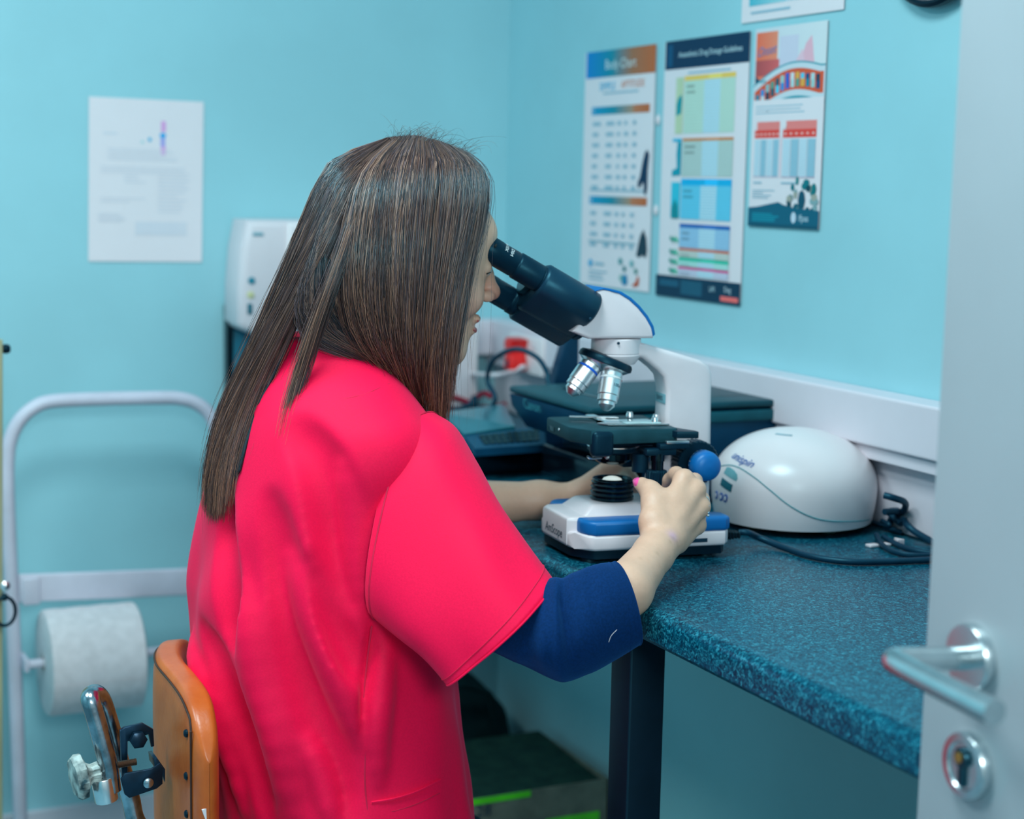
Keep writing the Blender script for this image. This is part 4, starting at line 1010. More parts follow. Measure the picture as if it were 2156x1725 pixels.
# binocular body: two rounded barrels round a tilted hinge axis
T_ = math.atan2(.342 - .318, -.064 + .020)      # direction of the tubes seen from the side
ax = Vector((-cos(radians(28.5)), 0, sin(radians(28.5)))).normalized()   # from head to eye
dn_ = Vector((-ax.z, 0, ax.x)).normalized()
dn_ = Vector((-sin(radians(28.5)), 0, -cos(radians(28.5))))               # downwards, square to the tubes
C1 = Vector((.028, -.025, .3060)); C2 = C1 + Vector((0, .050, 0)) + dn_ * .034
HC = (C1 + C2) / 2
def hull2(ca, cb, ra, rb, s0, s1, name, m, be=.003):
    """rounded slab round two parallel axes, from s0 to s1 along the tube direction"""
    vy = (cb - ca); L = vy.length; ey = vy.normalized(); ez = ax.cross(ey).normalized()
    ring = []
    n = 20; al = math.asin((ra - rb) / L) if abs(ra - rb) < L else 0
    for i in range(n + 1):
        t = pi / 2 + al + (pi - 2 * al) * i / n; ring.append((ra * cos(t), ra * sin(t)))
    for i in range(n + 1):
        t = -pi / 2 - al + (pi + 2 * al) * i / n; ring.append((L + rb * cos(t), rb * sin(t)))
    cx = sum(p[0] for p in ring) / len(ring)
    V = []; F = []; N_ = len(ring)
    for s, k in ((s0, -be), (s0 + .0008, -be * .6), (s0 + be, 0), (s1 - be, 0), (s1 - .0008, -be * .6), (s1, -be)):
        for (p, q) in ring:
            d = Vector((p - (0 if p < L / 2 else L), q)); dl = d.length or 1
            p2, q2 = p + d.x / dl * k, q + d.y / dl * k
            V.append(tuple(ca + ax * s + ey * p2 + ez * q2))
    for j in range(5):
        for i in range(N_): F.append((j * N_ + i, (j + 1) * N_ + i, (j + 1) * N_ + (i + 1) % N_, j * N_ + (i + 1) % N_))
    F.append(tuple(range(N_))); F.append(tuple(reversed(range(5 * N_, 6 * N_))))
    return g_().add(V, F).make(name, m, ms, angle=40)
M_bino = mat('binocular_black', (.006, .028, .055), rough=.36, bump=.1, bscale=900, spec=.5)
hull2(C2, HC, .021, .023, -.002, .075, 'barrel_housing', M_bino)
hull2(C1, HC, .0225, .0245, .000, .0800, 'barrel_housing', M_bino, .004)
g_().lathe([(.0215, -.004), (.0235, -.001), (.0235, .003), (.022, .004), (0, .004)], tuple(HC + ax * -.004), tuple(ax), 36).make('hinge_disc', M_bino, ms)
# scale dial on the front of the hinge
g_().lathe([(.0185, .070), (.0205, .074), (.0205, .0845), (.019, .086), (0, .086)], tuple(HC + Vector((0, .010, 0)) - dn_ * .014), tuple(ax), 40).make('scale_dial', mat('dial_black', (.01, .055, .085), rough=.35), ms)
g = g_()
dc = HC + Vector((0, .010, 0)) - dn_ * .014 + ax * .0863; e1 = -dn_; e2 = ax.cross(e1).normalized()
for i, s_ in enumerate(('52', '55', '58', '62', '65', '70', '75')):
    a = -1.5 + i * .5; c = dc + (e1 * cos(a) + e2 * sin(a)) * .0145
    rr = (e1 * cos(a) + e2 * sin(a)); tt = rr.cross(ax)
    text_geo(s_, .0052, lambda u, v: tuple(c + tt * u * -1 + rr * v + ax * .0002), g)
g.make('scale_marks', M_whiteink, ms, smooth=False)
def ocular(c, s, off, name):
    pr = [(.0185, .060), (.0185, .0665), (.0168, .0685), (.0168, .081), (.0163, .0815), (.0163, .0822), (.0168, .0828), (.0168, .094), (.0158, .0955), (.0152, .0965), (.0152, .0975), (.0158, .0985), (.0158, .120), (.0163, .123), (.0166, .136), (.0155, .1385), (.0135, .1380), (.0125, .133), (.0110, .1315), (0, .131)]
    pr = [(r, h + (off if h > .09 else 0)) for r, h in pr]
    return g_().lathe(pr, tuple(c), tuple(ax), 44).make(name, M_gloss if False else M_bblack, ms, angle=35)
o1 = ocular(C1 + Vector((0, -.002, 0)) - dn_ * .001, 1, .020, 'eyepiece')
o2 = ocular(C2 + Vector((0, .002, 0)), 1, -.012, 'eyepiece')
for c, off in ((C1 + Vector((0, -.002, 0)) - dn_ * .001, .020), (C2 + Vector((0, .002, 0)), -.012)):
    g_().lathe([(.0108, .1316 + off), (.006, .1338 + off), (0, .1345 + off)], tuple(c), tuple(ax), 28).make('eyepiece_lens', M_lens, ms)
g = g_()
for k_, (s_, a) in enumerate((('WF10X', .55), ('DIN', .95))):
    c = C1 + Vector((0, -.002, 0)) - dn_ * .001 + ax * (.134 - .008 * k_)
    f2 = Vector((0, -1, 0)); f1 = -dn_
    def fn(u, v, c=c, a=a):
        th = a + u / .0165; return tuple(c + ax * (v + .004) + (f1 * cos(th) + f2 * sin(th)) * .0166)
    text_geo(s_, .0062, fn, g)
g.make('eyepiece_lettering', M_whiteink, ms, smooth=False)
for (x, y, z) in ((0, 0, 0),):
    for s_, d in ((.058, -.004), (.006, .012)):
        c = C1 + ax * s_ + dn_ * d + Vector((0, -.0205, 0))
        g_().lathe([(.0018, 0), (.0018, .0012), (0, .0016)], tuple(c), (0, -1, 0), 12).make('screw', M_print, ms)
# nosepiece and objectives
nz = Vector((-.36, .02, -.933)).normalized()
nc = Vector((.055, 0, .2395))
g_().lathe([(.020, -.006), (.033, -.003), (.035, .000), (.035, .005), (.033, .006)], tuple(nc - nz * .004), tuple(nz), 48).make('turret_ring', M_bblack, ms, angle=40)
g_().lathe([(.034, .002), (.0345, .004), (.033, .0062), (.024, .0135), (.010, .017), (0, .017)], tuple(nc - nz * .004), tuple(nz), 56).make('turret', M_chrome, ms, angle=40)
def objective(ang, L, band, r=.0112, txt=None):
    e1 = Vector((1, 0, 0)); e1 = (e1 - nz * e1.dot(nz)).normalized(); e2 = nz.cross(e1)
    rad = (e1 * cos(ang) + e2 * sin(ang)); d = (nz * cos(radians(19)) + rad * sin(radians(19))).normalized()
    c = nc + nz * .006 + rad * .0185
    if L > .044: pr = [(.0095, -.004), (.0095, .003), (r, .004), (r, .009), (r * .96, .0095), (r * .96, .012), (r, .0125), (r, L * .62), (r * .93, L * .64), (r * .93, L * .78), (r * .75, L * .80), (r * .75, L * .88), (r * .45, L * .97), (r * .30, L), (0, L)]
    else: pr = [(.0095, -.004), (.0095, .003), (r, .004), (r, .009), (r * .92, .0095), (r * .92, .0125), (r * .85, L * .5), (r * .80, L * .8), (r * .65, L * .95), (r * .5, L), (0, L)]
    ob = g_().lathe(pr, tuple(c), tuple(d), 36).make('objective', M_satin, ms, angle=35)
    g_().lathe([(r * .965, .0095), (r * 1.0, .0098), (r * 1.0, .0118), (r * .965, .012)], tuple(c), tuple(d), 32, cap=False).make('colour_band', band, ob)
    if txt:
        g = g_(); f2 = Vector((0, -1, 0)); f2 = (f2 - d * f2.dot(d)).normalized(); f1 = d.cross(f2)
        text_geo(txt, .0060, lambda u, v: tuple(c + d * (L * .40 - v) + (f2 * cos(u / r + .35) - f1 * sin(u / r + .35)) * (r + .0002)), g)
        g.make('objective_lettering', M_print, ob, smooth=False)
    return ob
M_bb = mat('blue_band', (.0, .12, .7)); M_rb = mat('red_band', (.5, .03, .02)); M_yb = mat('yellow_band', (.7, .4, .02)); M_wb = mat('white_band', (.7, .75, .75))
objective(radians(160), .050, M_bb, .0140)
objective(radians(72), .052, M_wb, .0136, '100x')
objective(radians(225), .038, M_yb, .0095)
objective(radians(352), .040, M_rb, .0098)
# stage
stg = [(.000, -.028), (.014, -.052), (.018, -.058), (.050, -.060), (.128, -.060), (.132, -.056), (.132, .056), (.126, .062), (.004, .062), (.000, .058)]
st = g_().prism(stg, .145, .163, .0018, 2, axis='z').make('stage', M_stage, ms, angle=30)
g_().lathe([(.0185, 0), (.0, .0)], (AX - .004, 0, .1634), (0, 0, 1), 36).make('stage_hole', M_gloss, st)
g_().rbox((.018, -.0625, .129), (.048, -.046, .1625), .0075, 4).make('stage_corner', M_bblack, st, angle=40)
g_().rbox((.034, -.034, .1375), (.120, .05, .1455), .002, 3).make('stage_carrier', M_bblack, ms, angle=40)
for y in (.03, .0, .015):
    pass
g_().rbox((-.0008, .028, .1485), (.001, .050, .1545), .0003).make('stage_slot', M_gloss, st)
g_().lathe([(.002, 0), (.0015, .001), (0, .0012)], (-.0002, .010, .1545), (-1, 0, 0), 12).make('stage_screw', M_chrome, st)
# mechanical slide holder
g = g_(); g.rbox((.055, -.008, .1636), (.118, .010, .1655), .0006); g.rbox((.052, .010, .1640), (.064, .058, .1658), .0006)
g.prism([(.040, -.018), (.050, -.030), (.098, -.036), (.128, -.040), (.128, -.028), (.095, -.020), (.060, -.010)], .1640, .1660, .0004, 1, axis='z')
g.make('slide_holder', M_chrome, ms, angle=30)
g_().prism([(.020, .030), (.022, .036), (.078, .020), (.080, .012)], .1662, .1680, .0006, 1, axis='z').make('slide_finger', M_chrome, ms, angle=30)
G(MM).rbox((.072, -.036, .16605), (.118, -.012, .1672), .0002).make('glass_slide', mat('slide_glass', (.5, .7, .72), rough=.05, coat=1), ms)
for (x, y) in ((.112, -.030), (.098, .020), (.124, -.005)):
    g_().lathe([(.0032, 0), (.0045, .0005), (.0045, .005), (.0038, .006), (.0038, .0075), (0, .0075)], (x, y, .1655), (0, 0, 1), 18).make('thumb_screw', M_chrome, ms, angle=40)
# rack and slide guide at the near rear corner
g = g_(); g.prism([(.118, -.036), (.126, -.070), (.152, -.076), (.152, -.066), (.134, -.030)], .152, .1605, .0008, 2, axis='z'); g.make('rack_guide', M_bblack, ms, angle=30)
g = g_(); g.rbox((.112, -.0715, .1455), (.142, -.0640, .1490), .0006); g.make('rack', M_chrome, ms, angle=30)
g_().rbox((.104, -.070, .1385), (.143, -.045, .1450), .001, 2).make('rack_block', M_bblack, ms, angle=30)
g_().rbox((.088, -.066, .1300), (.128, -.040, .1390), .002, 2).make('drive_block', M_bblack, ms, angle=30)
g_().lathe([(.0075, 0), (.0075, .024), (.0085, .0245), (.0085, .034)], (.106, -.058, .098), (0, 0, 1), 28).make('drive_shaft', M_gloss, ms)
g_().lathe([(.012, 0), (.0132, .001), (.0132, .021), (.0124, .0225), (.009, .023), (0, .023)], (.105, -.058, .0885), (0, 0, 1), 96, ribs=24, ribd=.0008).make('drive_knob', M_bblack, ms, angle=25)
g_().lathe([(.0105, 0), (.0105, .022), (.009, .0225)], (.088, -.046, .108), (0, 0, 1), 32).make('drive_collar', M_bblack, ms)
# condenser
g_().lathe([(.024, .1255), (.030, .127), (.0325, .129), (.0325, .134), (.030, .136), (.028, .140)], (AX, AY, 0), (0, 0, 1), 48).make('condenser_mount', M_bblack, ms)
g_().lathe([(.0328, .1335), (.0335, .134), (.0335, .1355), (.0328, .136)], (AX, AY, 0), (0, 0, 1), 48, cap=False).make('chrome_ring', M_chrome, ms)
g_().lathe([(.010, .1115), (.018, .1125), (.0225, .115), (.026, .118), (.026, .1255), (.024, .1265)], (AX, AY, 0), (0, 0, 1), 48).make('condenser', M_gloss, ms, angle=40)
g_().lathe([(.0, .1095), (.009, .1105), (.013, .1125)], (AX, AY, 0), (0, 0, 1), 32, cap=False).make('condenser_lens', M_lamp if False else M_lens, ms)
g_().tube([(AX - .024, -.022, .1225), (AX - .040, -.030, .1235), (AX - .046, -.033, .1265)], .0018, 8).make('iris_lever', M_chrome, ms)
g_().lathe([(.003, 0), (.003, .0025), (0, .003)], (AX - .018, -.0275, .1245), (-.5, -.86, 0), 14).make('condenser_screw', M_chrome, ms)
g_().rbox((.085, .005, .104), (.120, .035, .140), .002).make('condenser_bracket', M_bblack, ms, angle=30)
# focus knobs
KX, KZ = .165, .1165
for sg in (-1, 1):
    g_().lathe([(.012, .018), (.012, .027), (.0265, .0275), (.0282, .029), (.0282, .048), (.0268, .050), (.017, .0505)], (KX, 0, KZ), (0, sg, 0), 144, ribs=30, ribd=.0009).make('coarse_knob', M_bblack, ms, angle=25)
    g_().lathe([(.0130, .048), (.0175, .0585), (.0188, .060), (.0190, .066), (.0188, .073), (.0175, .0785), (.0140, .0815), (.008, .0832), (0, .0838)], (KX, 0, KZ), (0, sg, 0), 48).make('fine_knob', M_bluep, ms, angle=50)
g = g_()
for i in range(22):
    a = 2 * pi * i / 22; L_ = .0045 if i % 5 == 0 else .0025
    c = Vector((KX + .0192 * cos(a), 0, KZ + .0192 * sin(a))); t = Vector((-sin(a), 0, cos(a)))
    g.add([tuple(c + t * s + Vector((0, y, 0))) for s, y in ((-.0003, -.0610), (.0003, -.0610), (.0003, -.0610 - L_), (-.0003, -.0610 - L_))], [(0, 1, 2, 3)])
g.make('knob_scale', M_whiteink, ms, smooth=False)
# lettering on the front, power inlet, switch
g = g_(); fd = Vector((.018, -.052, 0)); 
P0_ = Vector((-.0226, .010, .024)); P1_ = Vector((-.0226, -.030, .024))
text_geo('AmScope', .0165, lambda u, v: tuple(Vector((-.0062 - .0615 * (-.004 - u * .86 + .044) - .0005, -.004 - u * .86, .0300 + v))), g, shear=.1)
for i in range(len(g.V)): pass
g.make('lettering', M_print, ms, smooth=False)
g_().rbox((.142, -.0786, .0215), (.168, -.0776, .0265), .0002).make('vent_slot', M_print, ms)
g_().rbox((.2005, -.052, .013), (.207, -.028, .029), .002).make('power_plug', M_rubber, ms, angle=30)
g = g_()
for i in range(5): g.rbox((.2075 + i * .0042, -.049, .0155 + .0004 * i), (.2105 + i * .0042, -.031, .0265 - .0004 * i), .001, 1)
g.rbox((.205, -.047, .0175), (.228, -.033, .0245), .002); g.make('plug_grip', M_rubber, ms, angle=30)

# ------------------------------------------------------------------ implicit surfaces for the body and the cloth
class SDF:
    def __init__(s, lo, hi, h):
        s.lo = np.array(lo, float); s.h = h
        s.n = np.ceil((np.array(hi) - s.lo) / h).astype(int) + 1
        s.F = np.full(s.n, 0.08, np.float32)
        s.ax = [(s.lo[i] + h * np.arange(s.n[i])).astype(np.float32) for i in range(3)]
    def region(s, lo, hi):
        a = np.maximum(0, np.floor((np.array(lo) - s.lo) / s.h).astype(int)); b = np.minimum(s.n, np.ceil((np.array(hi) - s.lo) / s.h).astype(int) + 1)
        sl = tuple(slice(a[i], b[i]) for i in range(3))
        X = s.ax[0][sl[0]][:, None, None]; Y = s.ax[1][sl[1]][None, :, None]; Z = s.ax[2][sl[2]][None, None, :]
        return sl, X, Y, Z
    def put(s, fn, lo, hi, k, op='+'):
        m = max(k, .004) * 1.5 + .006
        sl, X, Y, Z = s.region(np.array(lo) - m, np.array(hi) + m)
        if any(q.stop <= q.start for q in sl): return
        d = fn(X, Y, Z).astype(np.float32); F = s.F[sl]
        if op == '+':
            if k <= 0: s.F[sl] = np.minimum(F, d); return
            h = np.clip(.5 + .5 * (F - d) / k, 0, 1); s.F[sl] = F * (1 - h) + d * h - k * h * (1 - h)
        else:
            if k <= 0: s.F[sl] = np.maximum(F, -d); return
            h = np.clip(.5 - .5 * (F + d) / k, 0, 1); s.F[sl] = F * (1 - h) - d * h + k * h * (1 - h)
    def cone(s, a, b, ra, rb, k=.01, op='+', sq=None):
        a = np.array(a, float); b = np.array(b, float); ab = b - a; L2 = float(ab @ ab) + 1e-12; R = max(ra, rb)
        def fn(X, Y, Z):
            t = np.clip(((X - a[0]) * ab[0] + (Y - a[1]) * ab[1] + (Z - a[2]) * ab[2]) / L2, 0, 1)
            return np.sqrt((X - a[0] - t * ab[0]) ** 2 + (Y - a[1] - t * ab[1]) ** 2 + (Z - a[2] - t * ab[2]) ** 2) - (ra + t * (rb - ra))
        s.put(fn, np.minimum(a, b) - R, np.maximum(a, b) + R, k, op)
    def chain(s, pts, rs, k=.01, op='+'):
        for i in range(len(pts) - 1): s.cone(pts[i], pts[i + 1], rs[i], rs[i + 1], k, op)
    def ell(s, c, r, k=.01, op='+', R=None):
        c = np.array(c, float); r = np.array(r, float); Rm = np.array(R if R is not None else np.eye(3))
        def fn(X, Y, Z):
            x, y, z = X - c[0], Y - c[1], Z - c[2]
            q = [(Rm[0][i] * x + Rm[1][i] * y + Rm[2][i] * z) / r[i] for i in range(3)]
            k0 = np.sqrt(q[0] ** 2 + q[1] ** 2 + q[2] ** 2); k1 = np.sqrt((q[0] / r[0]) ** 2 + (q[1] / r[1]) ** 2 + (q[2] / r[2]) ** 2) + 1e-9
            return k0 * (k0 - 1) / k1
        m = r.max(); s.put(fn, c - m, c + m, k, op)
    def sample(s, P):
        P = np.atleast_2d(P); q = (P - s.lo) / s.h; i = np.clip(np.floor(q).astype(int), 0, s.n - 2); f = np.clip(q - i, 0, 1); o = 0
        for dx in (0, 1):
            for dy in (0, 1):
                for dz in (0, 1):
                    w_ = (f[:, 0] if dx else 1 - f[:, 0]) * (f[:, 1] if dy else 1 - f[:, 1]) * (f[:, 2] if dz else 1 - f[:, 2])
                    o = o + w_ * s.F[i[:, 0] + dx, i[:, 1] + dy, i[:, 2] + dz]
        return o
    def hit(s, px, py, t0=1.3, t1=2.3):
        r = ray(px, py); r = r / np.linalg.norm(r); t = np.arange(t0, t1, .0015); P = EYE + r * t[:, None]
        ok = np.all((P > s.lo) & (P < s.lo + s.h * (s.n - 1)), axis=1); v = np.where(ok, s.sample(P), 1)
        w_ = np.where(v < 0)[0]
        return None if len(w_) == 0 else P[w_[0]]
    def mesh(s):
        F = s.F; h = s.h; S = F < 0
        c = np.zeros(np.array(S.shape) - 1, np.uint8)
        for dx in (0, 1):
            for dy in (0, 1):
                for dz in (0, 1): c += S[dx:S.shape[0] - 1 + dx, dy:S.shape[1] - 1 + dy, dz:S.shape[2] - 1 + dz]
        act = (c > 0) & (c < 8); idx = np.argwhere(act); n = len(idx)
        ID = np.full(act.shape, -1, np.int32); ID[act] = np.arange(n)
        cor = {}
        for dx in (0, 1):
            for dy in (0, 1):
                for dz in (0, 1): cor[dx, dy, dz] = F[idx[:, 0] + dx, idx[:, 1] + dy, idx[:, 2] + dz]
        acc = np.zeros((n, 3)); cnt = np.zeros(n)
        keys = list(cor)
        for a in keys:
            for ax_ in range(3):
                if a[ax_]: continue
                b = list(a); b[ax_] = 1; b = tuple(b); fa, fb = cor[a], cor[b]; m = (fa < 0) != (fb < 0)
                t = np.where(m, fa / np.where(m, fa - fb, 1), 0)
                p = np.tile(np.array(a, float), (n, 1)); p[:, ax_] += t
                acc += p * m[:, None]; cnt += m
        V = s.lo + h * (idx + acc / cnt[:, None])
        Q = []
        for ax_ in range(3):
            sa = [slice(None)] * 3; sb = [slice(None)] * 3; sa[ax_] = slice(0, -1); sb[ax_] = slice(1, None)
            A = S[tuple(sa)]; B = S[tuple(sb)]; e_ = np.argwhere(A != B)
            o1, o2 = [(1, 2), (2, 0), (0, 1)][ax_]
            ok = (e_[:, o1] > 0) & (e_[:, o2] > 0) & (e_[:, o1] < S.shape[o1] - 1) & (e_[:, o2] < S.shape[o2] - 1); e_ = e_[ok]
            def q(d1, d2):
                k_ = e_.copy(); k_[:, o1] -= d1; k_[:, o2] -= d2; return ID[k_[:, 0], k_[:, 1], k_[:, 2]]
            f = np.stack([q(1, 1), q(0, 1), q(0, 0), q(1, 0)], 1); ins = A[tuple(e_.T)]
            f[~ins] = f[~ins][:, ::-1]; Q.append(f)
        return V, np.concatenate(Q)
def smooth_mesh(V, Q, it=1, lam=.5):
    for _ in range(it):
        acc = np.zeros_like(V); cnt = np.zeros(len(V))
        for a, b in ((0, 1), (1, 2), (2, 3), (3, 0)):
            np.add.at(acc, Q[:, a], V[Q[:, b]]); np.add.at(acc, Q[:, b], V[Q[:, a]]); np.add.at(cnt, Q[:, a], 1); np.add.at(cnt, Q[:, b], 1)
        V = V + lam * (acc / cnt[:, None] - V)
    return V

# ------------------------------------------------------------------ the person
CYP = 1.845                                  # mid plane of the sitter
person = empty('person', (.66, CYP, 0), 0, 'seated person in a bright pink tunic with long brown hair, looking into a microscope', 'person')
B = SDF((.42, 1.42, .52), (1.14, 2.12, 1.44), .0028)
def rotY(a): return np.array([[cos(a), 0, sin(a)], [0, 1, 0], [-sin(a), 0, cos(a)]])
def O(px, py, Y): return ony(px, py, Y)
# trunk
B.ell((.655, CYP, .60), (.125, .165, .11), .03); B.ell((.64, CYP, .75), (.105, .135, .14), .05); B.ell((.63, CYP, .93), (.10, .15, .16), .06)
B.cone((.66, CYP - .09, 1.05), (.66, CYP + .09, 1.05), .045, .045, .04)
B.cone((.635, CYP, 1.10), (.70, CYP, 1.21), .060, .052, .04)
_c0, _e0 = B.cone, B.ell
HS = np.array([-.013, 0, 0])
B.cone = lambda a, b, *r, **k: _c0(np.array(a) + HS, np.array(b) + HS, *r, **k)
B.ell = lambda c, *r, **k: _e0(np.array(c) + HS, *r, **k)
# head: skull, face, jaw
HR = rotY(radians(14))
B.ell((.742, CYP, 1.300), (.100, .074, .086), .03, R=HR)
B.ell((.785, CYP, 1.262), (.066, .060, .098), .03, R=rotY(radians(12)))
for sg in (-1, 1):
    B.cone((.735, CYP + sg * .048, 1.225), (.800, CYP + sg * .012, 1.160), .024, .016, .025)
    B.ell((.812, CYP + sg * .036, 1.222), (.020, .020, .018), .02)          # cheek
B.cone((.745, CYP, 1.19), (.800, CYP, 1.162), .035, .018, .03)
B.ell((.805, CYP, 1.158), (.0165, .016, .0145), .015)                         # chin
B.ell((.818, CYP, 1.188), (.016, .022, .020), .015)                           # mouth mound
B.ell((.838, CYP, 1.300), (.018, .046, .022), .02)                            # brow ridge
for sg in (-1, 1):
    B.ell((.852, CYP + sg * .031, 1.260), (.014, .016, .011), .010, '-')      # socket
    B.ell((.833, CYP + sg * .031, 1.259), (.0135, .0145, .0125), .004)        # eyelid ball
B.chain([(.846, CYP, 1.272), (.853, CYP, 1.250), (.860, CYP, 1.230)], [.0085, .009, .0105], .008)
B.ell((.862, CYP, 1.2265), (.011, .0105, .0095), .006)
for sg in (-1, 1):
    B.ell((.851, CYP + sg * .0125, 1.2225), (.010, .0065, .0075), .004)
    B.ell((.8535, CYP + sg * .0055, 1.2140), (.0055, .003, .004), .003, '-')  # nostril
B.ell((.836, CYP, 1.1955), (.008, .021, .0065), .005); B.ell((.8315, CYP, 1.1815), (.0075, .018, .006), .005)
B.cone((.842, CYP - .022, 1.1885), (.842, CYP + .022, 1.1885), .0018, .0018, .003, '-')
for sg in (-1, 1):
    B.ell((.728, CYP + sg * .074, 1.255), (.018, .007, .028), .006, R=rotY(radians(18)))
B.cone, B.ell = _c0, _e0
# right arm, near side
SR = np.array([.668, 1.735, 1.050]); ER = O(1188, 1345, 1.556); MR = O(1005, 1185, 1.655); CR = O(1318, 1242, 1.560); WR = O(1396, 1140, 1.628)
B.chain([(.66, 1.78, 1.055), SR, MR, ER], [.042, .042, .038, .033], .02)
B.chain([ER, ER * .5 + CR * .5, CR, WR * .75 + CR * .25], [.033, .032, .0290, .0225], .010)
B.cone(WR * .75 + CR * .25, WR, .0225, .0205, .01)
WR2 = WR + (WR - CR) / np.linalg.norm(WR - CR) * .012
kn = [O(1440, 1010, 1.664), O(1464, 1031, 1.655), O(1474, 1067, 1.650), O(1466, 1105, 1.655)]
base = [O(1392, 1118, 1.630), O(1404, 1124, 1.626), O(1416, 1132, 1.628), O(1426, 1142, 1.632)]
B.chain([WR, (base[0] + base[3]) / 2], [.0215, .021], .012)
for i in range(4):
    B.cone(base[i], kn[i], .0135, [.0118, .0118, .0110, .0100][i], .006)
B.cone((base[0] + base[1]) / 2 + np.array([0, .010, 0]), (kn[0] + kn[2]) / 2 + np.array([0, .013, -.006]), .015, .013, .008)
fing = [[kn[0], O(1424, 999, 1.696), O(1411, 1011, 1.714), O(1405, 1027, 1.722)],
        [kn[1], O(1462, 1013, 1.688), O(1441, 1029, 1.712), O(1428, 1047, 1.722)],
        [kn[2], O(1478, 1051, 1.684), O(1457, 1069, 1.705), O(1441, 1085, 1.712)],
        [kn[3], O(1472, 1091, 1.684), O(1454, 1105, 1.702), O(1441, 1115, 1.708)]]
for f, r in zip(fing, (.0093, .0095, .0088, .0078)):
    B.chain(f, [r * 1.16, r * 1.03, r * .95, r * .80], .0035)
    B.ell(f[0], (.0118, .0118, .0118), .006)
th = [O(1376, 1098, 1.640), O(1378, 1058, 1.656), O(1370, 1034, 1.672), O(1352, 1021, 1.690)]
B.chain([O(1384, 1128, 1.632)] + th, [.017, .0155, .0122, .0108, .0094], .010)
B.cone(th[1], (kn[0] * .6 + base[0] * .4), .009, .009, .016)                  # web
# left arm, far side
SL = np.array([.672, 1.955, 1.045]); EL = np.array([.79, 2.03, .925]); WL = O(1214, 1048, 1.968)
B.chain([(.66, 1.91, 1.055), SL, SL * .5 + EL * .5, EL], [.042, .040, .036, .032], .02)
B.chain([EL, EL * .6 + WL * .4, WL * .8 + EL * .2, WL], [.034, .034, .024, .0205], .015)
knl = [O(1282, 985, 1.925), O(1294, 998, 1.918), O(1299, 1018, 1.915), O(1296, 1038, 1.918)]
bl = [O(1228, 1030, 1.960), O(1232, 1040, 1.957), O(1235, 1050, 1.957), O(1236, 1060, 1.960)]
for i in range(4): B.cone(bl[i], knl[i], .0145, .0112, .014)
fl = [[knl[0], O(1310, 984, 1.908), O(1322, 994, 1.900), O(1326, 1008, 1.897)],
      [knl[1], O(1320, 1000, 1.900), O(1332, 1012, 1.893), O(1330, 1026, 1.890)],
      [knl[2], O(1322, 1022, 1.900), O(1330, 1034, 1.893), O(1325, 1046, 1.890)],
      [knl[3], O(1314, 1042, 1.902), O(1320, 1052, 1.896), O(1315, 1060, 1.892)]]
for f, r in zip(fl, (.0092, .0095, .0088, .0078)): B.chain(f, [r * 1.15, r, r * .93, r * .8], .0035)
B.chain([bl[3], O(1268, 1048, 1.932), O(1296, 1034, 1.905), O(1310, 1010, 1.888)], [.014, .013, .0108, .0088], .008)
V, Q = B.mesh()
V = smooth_mesh(V, Q, 1, .4)
sk = np.tile(np.array(s2l((213, 171, 146))), (len(V), 1))
def blush(c, r, colr, amt):
    global sk
    w_ = np.exp(-((V - np.array(c)) ** 2).sum(1) / (r * r))[:, None] * amt; sk = sk * (1 - w_) + np.array(s2l(colr)) * w_
SKR = (212, 150, 132)
for f in fing + fl:
    blush(f[3], .010, SKR, .5)
blush(kn[3], .010, SKR, .35); blush(kn[2], .008, (220, 170, 140), .5); blush(kn[0], .009, (220, 175, 150), .3)
blush((.847, CYP, 1.224), .018, (205, 125, 112), .75); blush((.812, CYP - .05, 1.225), .025, SKR, .35)
blush((.823, CYP, 1.188), .013, (200, 110, 105), .8)
blush(O(1414, 1131, 1.606), .0065, (205, 160, 190), .8)
rs = np.random.RandomState(4)
for i in range(60):
    t = rs.rand(); c = CR * (1 - t) + WR * t + np.array([rs.randn() * .012, -.022, rs.randn() * .012]); blush(c, .0022 + .001 * rs.rand(), (165, 125, 95), .35)
body = mobj('body', V, Q, M_skin, person, angle=180, vc=sk)
# nails
def nail(tip, prev, off, name, parent=person, m=M_nail, s=1.0):
    tip, prev = np.array(tip), np.array(prev); d = (tip - prev) / np.linalg.norm(tip - prev); o = np.array(off, float); o = o - d * (o @ d); o /= np.linalg.norm(o); b = np.cross(d, o)
    Vn = []; Fn = []
    for j in range(9):
        for i in range(9):
            u = -1 + 2 * i / 8; v = -1 + 2 * j / 8; wd = .0062 * s * (1 - .25 * max(0, v) ** 2)
            Vn.append(tip + d * (v * .0065 * s + .0035) + b * (u * wd) + o * (.0094 * s + .0004 - .0036 * u * u - .0022 * max(0, v)))
    for j in range(8):
        for i in range(8): Fn.append((j * 9 + i, j * 9 + i + 1, (j + 1) * 9 + i + 1, (j + 1) * 9 + i))
    n = len(Vn); Vn += [v - o * .0012 for v in Vn]; Fn += [tuple(reversed([i + n for i in f])) for f in Fn]
    return mobj(name, Vn, Fn, m, parent, angle=180)
nail(th[3], th[2], ray(1352, 1021) * -1 / 3500 * .75 + (O(1330, 1019, 1.69) - O(1352, 1021, 1.69)) / .03 * 1.0, 'thumb_nail')
for f in fing: nail(f[3], f[2], np.array([.6, .8, .2]), 'finger_nail', s=.85)
for f in fl[:1]: nail(f[3], f[2], np.array([.5, -.8, .2]), 'finger_nail', m=mat('pale_nail', (.75, .62, .58), rough=.25), s=.85)
